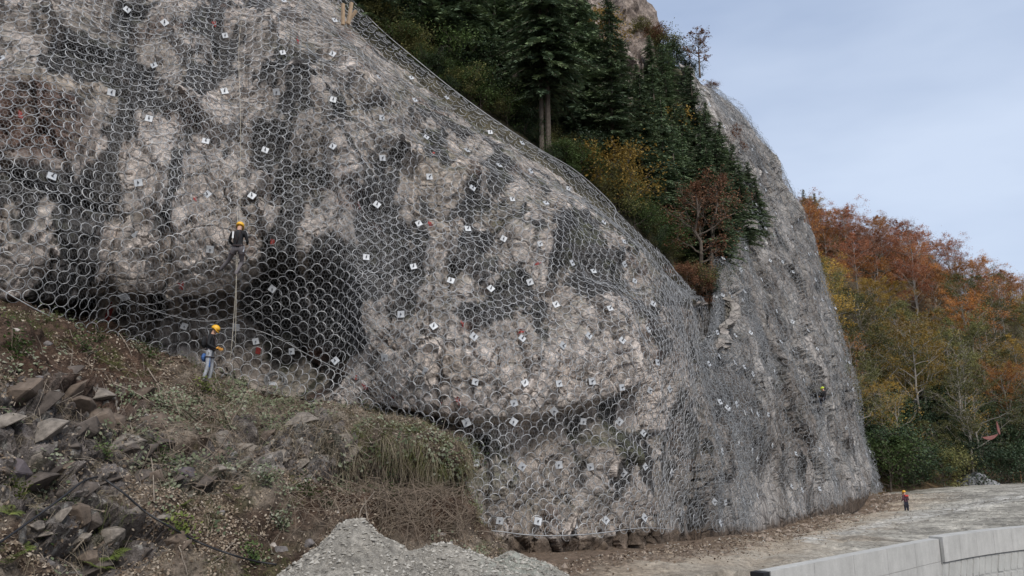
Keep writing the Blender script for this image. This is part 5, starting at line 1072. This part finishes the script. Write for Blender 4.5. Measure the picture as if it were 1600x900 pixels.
# ------------------------------------------------------------------ people
def seg_d(p, a, b):
    ab = b-a; t = np.clip(((p-a)@ab)/(ab@ab+1e-9), 0, 1); return np.linalg.norm(p-a-t[:, None]*ab, axis=1)
def person(label, J, loc, rot, mats, helmet_mat, fingers=True, face=True, extra=True, scale=1.0):
    """J: joint name -> local position (m, z up, facing +x); the body is one skinned surface"""
    e = empty('person', loc); e.rotation_euler = rot; e.scale = (scale,)*3; tag(e, label, 'person')
    J = {k: np.array(v, float) for k, v in J.items()}; vs = []; rs = []; es = []; zone = []
    def add(p, r): vs.append(tuple(p)); rs.append(r if isinstance(r, tuple) else (r, r)); return len(vs)-1
    def chain(i0, pts, rads, z):
        for p, rr in zip(pts, rads): k = add(p, rr); es.append((i0, k)); zone.append((np.array(vs[i0]), np.array(p), z)); i0 = k
        return i0
    pel = add(J['pelvis'], (.15, .125)); mid = chain(pel, [J['waist']], [(.135, .105)], 'top'); ch = chain(mid, [J['chest']], [(.165, .125)], 'top')
    nk = chain(ch, [J['neck']], [.062], 'top'); hd = chain(nk, [J['head']+(J['neck']-J['head'])*.35, J['head'], J['head']+(J['head']-J['neck'])*.4], [.075, .098, .07], 'skin')
    fw = J.get('face', np.array([1.0, 0, 0])); chain(hd-1, [J['head']+fw*.10-np.array([0, 0, .02]), J['head']+fw*.125-np.array([0, 0, .035])], [.03, .014], 'skin')
    for s in 'lr':
        sh, el, wr = J[s+'sh'], J[s+'el'], J[s+'wr']; a = chain(ch, [sh], [.075], 'top'); a = chain(a, [sh*.5+el*.5, el, el*.5+wr*.5, wr], [.058, .046, .044, .031], 'top')
        hv = unit(J[s+'ha']-wr); palm = chain(a, [wr+hv*.045, wr+hv*.085], [(.036, .02), (.04, .018)], 'glove')
        if fingers:
            side = unit(np.cross(hv, fw if abs(hv@unit(fw)) < .9 else np.array([0, 0, 1.0]))); curl = unit(np.cross(side, hv))
            for q, (o, ln) in enumerate(((-.03, .06), (-.01, .072), (.01, .07), (.028, .055))):
                b0 = wr+hv*.09+side*o; chain(palm, [b0, b0+hv*ln*.5+curl*.012, b0+hv*ln*.75+curl*.04], [.010, .009, .008], 'glove')
            chain(palm-1, [wr+hv*.05-side*.045, wr+hv*.085-side*.06+curl*.02], [.011, .009], 'glove')
        hp, kn, an = J[s+'hp'], J[s+'kn'], J[s+'an']; a = chain(pel, [hp], [.098], 'leg'); a = chain(a, [hp*.5+kn*.5, kn, kn*.45+an*.55, an], [.088, .066, .062, .05], 'leg')
        t = J[s+'to']; chain(a, [an+(t-an)*.45, t], [(.048, .042), (.042, .030)], 'boot')
    me = bpy.data.meshes.new('body'); me.from_pydata(vs, es, []); o = bpy.data.objects.new('body', me); COL.objects.link(o)
    sk = o.modifiers.new('skin', 'SKIN'); o.modifiers.new('sub', 'SUBSURF').levels = 2
    if not me.skin_vertices: 
        bm = bmesh.new(); bm.from_mesh(me); bm.verts.layers.skin.verify(); bm.to_mesh(me); bm.free()
    for v, rr in zip(me.skin_vertices[0].data, rs): v.radius = rr
    me.skin_vertices[0].data[0].use_root = True
    dg = bpy.context.evaluated_depsgraph_get(); dg.update(); m2 = bpy.data.meshes.new_from_object(o.evaluated_get(dg)); bpy.data.objects.remove(o)
    order = ['top', 'leg', 'skin', 'glove', 'boot']; m2.materials.clear()
    for k in order: m2.materials.append(mats[k])
    co = np.array([p.center for p in m2.polygons]); D_ = np.stack([seg_d(co, a, b) for a, b, _ in zone]); zi = D_.argmin(0)
    m2.polygons.foreach_set('material_index', np.array([order.index(zone[i][2]) for i in zi], np.int32)); m2.polygons.foreach_set('use_smooth', np.ones(len(co), bool)); m2.update()
    m2.name = 'body'; link(bpy.data.objects.new('body', m2), e)
    # helmet: a shell with a brim, fitted over the head
    up = unit(J['head']-J['neck']); fx = unit(fw-up*(fw@up)); sd = np.cross(up, fx); R = np.stack([fx, sd, up], 1); V, f = sphere_arr((0, 0, 0), .142, .125, .125, 14, 8); V[:, 2] = np.where(V[:, 2] < -.02, -.02+V[:, 2]*.12, V[:, 2])
    mb = MB(); mb.add(V@R.T+J['head']+up*.055, f); V, f = tube_arr([(.02, 0, -.03), (.03, 0, -.012)], [.150, .142], 14); V[:, 1] *= .88; mb.add(V@R.T+J['head']+up*.055, f); h = mb.build('helmet', helmet_mat, e, True)
    V, f = tube_arr([(0, .118, 0), (.03, .095, -.11), (.05, 0, -.16), (.03, -.095, -.11), (0, -.118, 0)], .008, 4); mobj('chin_strap', V@R.T+J['head']+up*.04, f, M_strap, h)
    if face:
        for s in (-1, 1): V, f = sphere_arr(J['head']+fx*.088+sd*.033*s+up*.005, .012, .012, .008, 6, 4); mobj('eye', V, f, M_black, e)
    # climbing harness: waist belt, leg loops, shoulder straps
    def loop(c, ax, rx, ry, th, n=18):
        ax = unit(ax); u = unit(np.cross(ax, [0, 1.0, 0.01])); v = np.cross(ax, u); a = np.linspace(0, 2*math.pi, n); q = c+u*rx*np.cos(a)[:, None]+v*ry*np.sin(a)[:, None]; return tube_arr(q, th, 5, False)
    mb = MB(); c = J['pelvis']*.6+J['waist']*.4; mb.add(*loop(c, J['waist']-J['pelvis'], .135, .165, .022))
    for s in 'lr': a, b = J[s+'hp'], J[s+'kn']; mb.add(*loop(a*.72+b*.28, b-a, .104, .104, .016))
    for s in 'lr':
        mb.add(*tube_arr([c-fx*.13, J['chest']*.5+J[s+'sh']*.5-fx*.13+up*.02, J['neck']*.45+J[s+'sh']*.55+up*.045, J['chest']*.5+J[s+'sh']*.5+fx*.14, c+fx*.14], .014, 5))
    hn = mb.build('harness', M_harn, e, True)
    for k, s in enumerate((-1, 1)): V, f = tube_arr([c+sd*s*.17, c+sd*s*.185+np.array([.02, 0, -.10]), c+sd*s*.17+np.array([0, 0, -.2])], .02, 6); mobj('gear', V, f, M_steel, hn)
    return e
M_strap = flat_mat('strap_black', (0.02, 0.02, 0.02), .7, .2, 8); M_steel = flat_mat('carabiner_steel', (0.45, 0.45, 0.46), .35, .2, 8, .7); M_harn = flat_mat('harness_webbing', (0.05, 0.035, 0.035), .7, .4, 20)
M_yel = flat_mat('yellow_helmet', (0.74, 0.40, 0.03), .5, .06, 3, 0, 0, .5); M_jack = flat_mat('black_jacket', (0.018, 0.018, 0.02), .8, .3, 9, 0, .01); M_trou = flat_mat('grey_trousers', (0.15, 0.135, 0.14), .85, .3, 9, 0, .01)
M_jean = flat_mat('pale_blue_jeans', (0.30, 0.31, 0.33), .85, .45, 6, 0, .01); M_skin = flat_mat('skin', (0.45, 0.26, 0.18), .6, .1, 9); M_glove = flat_mat('orange_glove', (0.62, 0.30, 0.06), .7, .2, 9); M_boot = flat_mat('dark_boots', (0.05, 0.045, 0.04), .7, .2, 9)
M_plum = flat_mat('plum_jacket', (0.10, 0.045, 0.06), .8, .3, 9); M_navy = flat_mat('navy_trousers', (0.02, 0.022, 0.035), .8, .3, 9); M_white = flat_mat('white_print', (0.7, 0.7, 0.7), .7, .1, 9); M_hiv = flat_mat('yellow_green_vest', (0.5, 0.6, 0.05), .7, .1, 9); M_redm = flat_mat('red_cloth', (0.5, 0.06, 0.05), .8, .2, 9)
M_blue = flat_mat('blue_cloth', (0.05, 0.11, 0.27), .8, .3, 9)
bm_ = dict(top=M_jack, leg=M_trou, skin=M_skin, glove=M_glove, boot=M_boot)
stand = dict(pelvis=(0, 0, .98), waist=(.01, 0, 1.14), chest=(.03, 0, 1.36), neck=(.05, 0, 1.53), head=(.09, 0, 1.66), lsh=(.02, .19, 1.45), lel=(.02, .25, 1.18), lwr=(.22, .16, 1.08), lha=(.34, .10, 1.08), rsh=(.02, -.19, 1.45), rel=(.0, -.25, 1.18), rwr=(.22, -.18, 1.07), rha=(.34, -.12, 1.07),
             lhp=(0, .10, .92), lkn=(.05, .12, .5), lan=(.0, .13, .09), lto=(.19, .15, .04), rhp=(0, -.10, .92), rkn=(.0, -.12, .5), ran=(-.10, -.13, .09), rto=(.09, -.16, .04))
# worker on the ledge, in profile, looking towards the rope
fl, fn = on_bank(325, 600); zfoot = P(324, 599, fl[1])
w1 = person('person in black jacket, pale jeans and yellow helmet standing on the ledge', {**stand, 'head': (.10, 0, 1.66)}, Vector((zfoot[0], fl[1], zfoot[2])), (0, 0, .1), {**bm_, 'leg': M_jean}, M_yel, scale=1.0)
V, f = sphere_arr((-.16, .02, .80), .09, .16, .14, 10, 6); mobj('blue_pouch', V, f, M_blue, w1); V, f = sphere_arr((-.19, .0, 1.28), .09, .15, .2, 10, 6); mobj('backpack', V, f, M_jack, w1)
for s in (-1, 1): V, f = box_arr((.055, .125*s, .66), .03, .09, .34); mobj('jeans_patch', V, f, M_blue, w1)
# climber hanging in front of the net, seen from behind, legs braced against the rock
cp_, cn_, _, _ = netat(372, 372, 0.0); Yc = cp_[1]-0.62
hang = dict(pelvis=(0, 0, .0), waist=(-.03, 0, .15), chest=(-.06, 0, .36), neck=(-.03, 0, .54), head=(.02, 0, .67), lsh=(-.05, .2, .46), lel=(.02, .29, .22), lwr=(.20, .22, .12), lha=(.32, .16, .14), rsh=(-.05, -.2, .46), rel=(.03, -.27, .20), rwr=(.22, -.2, .16), rha=(.33, -.14, .20),
            lhp=(0, .11, -.06), lkn=(.20, .34, -.36), lan=(.34, .62, -.62), lto=(.44, .70, -.60), rhp=(0, -.10, -.06), rkn=(.26, -.06, -.40), ran=(.12, .06, -.80), rto=(.26, .08, -.88))
w2 = person('person in black jacket and grey trousers hanging on a rope before the netted rock', hang, Vector(P(372, 387, Yc)), (0, 0, math.pi/2), bm_, M_yel)
V, f = box_arr((-.195, .115, .36), .012, .05, .22); mobj('jacket_print', V, f, M_white, w2)
# road worker far along the road, and one climber on the far net
fz = P(1418, 808, 58); gz = float(ground_z(np.array([fz[0]]), np.array([58.0]))[0])
w3_ = person('person in plum jacket, dark trousers and yellow helmet standing on the gravel road', {**stand, 'lkn': (.0, .12, .5), 'ran': (0, -.13, .09), 'rto': (.19, -.16, .04)}, Vector((fz[0], 58, gz)), (0, 0, 1.9), {**bm_, 'top': M_plum, 'leg': M_navy, 'glove': M_skin}, M_yel)
V, f = box_arr((.0, 0, 1.47), .30, .34, .10); V[:, :2] *= .9; mobj('red_collar', V, f, M_redm, w3_)
cp2, cn2, _, _ = netat(1280, 624, 0.0)
crouch = {**hang, 'lkn': (.34, .16, -.05), 'lan': (.20, .16, -.42), 'lto': (.34, .17, -.48), 'rkn': (.34, -.16, -.08), 'ran': (.22, -.16, -.45), 'rto': (.36, -.17, -.5)}
w4 = person('tiny person in dark clothes and yellow-green helmet climbing the far net', crouch, Vector(cp2+cn2*.32), (0, 0, math.atan2(-cn2[1], -cn2[0])), {**bm_, 'leg': M_navy}, M_hiv, fingers=False, face=False)
# ropes
M_rope = flat_mat('rope_fibre', (0.40, 0.36, 0.29), .9, .2, 12)
def hang_rope(pts, r_, lab):
    t = np.linspace(0, 1, 40); q = np.array(pts); a = np.concatenate([[0], np.cumsum(np.linalg.norm(np.diff(q, axis=0), axis=1))]); V, f = tube_arr(hermite(t*a[-1], a, q), r_, 6); return tag(mobj('climbing_rope', V, f, M_rope, None, None, True), lab, 'rope')
gl = on_bank(362, 606)[0]
hang_rope([P(369, 392, Yc+.1), P(369, 440, Yc+.12), P(368, 520, Yc+.16), P(363, 598, gl[1])], .010, 'pale climbing rope hanging from the climber down to the ledge')
hang_rope([P(371, 330, cp_[1]-.1), P(372, 392, Yc+.12), P(367, 470, Yc+.3), P(361, 550, Yc+.3), P(352, 610, gl[1]-.4)], .009, 'second slack rope running past the climber down to the ledge')
tp1, tn1, _, _ = netat(378, 60, .15); hang_rope([P(375, 384, Yc+.25), P(375, 340, Yc+.35), P(376, 200, netat(376, 200)[0][1]-.25), tp1, netat(390, -25, .15)[0]], .007, 'thin taut rope running up the net from the climber')
# coil of spare net rings on the ledge
q0 = on_bank(430, 611)[0]; coil = empty('wire_coil', P(430, 607, q0[1]-.2)); tag(coil, 'coiled bundle of steel net wire lying on the ledge below the cave', 'wire coil')
mb = MB()
for k in range(16):
    a = np.linspace(0, 2*math.pi, 26); rr_ = R1.uniform(.22, .42); th = R1.uniform(-.5, .5); q = np.stack([rr_*np.cos(a), .25*np.sin(th)*np.sin(a)*rr_+R1.uniform(-.12, .12)+0*a, .30+rr_*.75*np.sin(a)+R1.uniform(-.03, .03)], 1); mb.add(*tube_arr(q, .010, 4, False))
mb.build('wire_loops', M_wire, coil, True); V, f = box_arr((-.02, -.28, .13), .2, .03, .14, rotz(.3)); mobj('anchor_plate', V, f, M_plate, coil)
# red survey marks sprayed on the rock
M_paint = flat_mat('red_paint', (0.34, 0.06, 0.05), .8, .3, 9); ccx, ccy = proj(CG)
for k, (x, y) in enumerate([(304, 186), (306, 309), (425, 378), (283, 448), (170, 490), (336, 36), (672, 350), (840, 412), (723, 506), (816, 516), (570, 605), (683, 625), (717, 624), (616, 622), (464, 65), (677, 240), (30, 178), (560, 320), (405, 545), (555, 590)]):
    d = (ccx-x)**2+(ccy-y)**2+np.where((CGN*unit(np.array([0, 0, CAMZ])-CG)).sum(-1) > 0, 0, 1e5); i, j = np.unravel_index(np.argmin(d), d.shape); n = 3
    i = min(max(i, n), ns-n-1); j = min(max(j, n), nt_-n-1); sub = CG[i-n:i+n+1, j-n:j+n+1]+CGN[i-n:i+n+1, j-n:j+n+1]*.012; m_ = 2*n+1
    gi, gj = np.meshgrid(np.arange(m_)-n, np.arange(m_)-n, indexing='ij'); ok = (np.hypot(gi, gj)+r.normal(0, .5, gi.shape)) < 1.9; f4 = grid_faces(m_, m_); f4 = f4[ok.ravel()[f4].all(1)]
    if len(f4): mobj('paint_mark', sub.reshape(-1, 3), f4, M_paint, cliff)
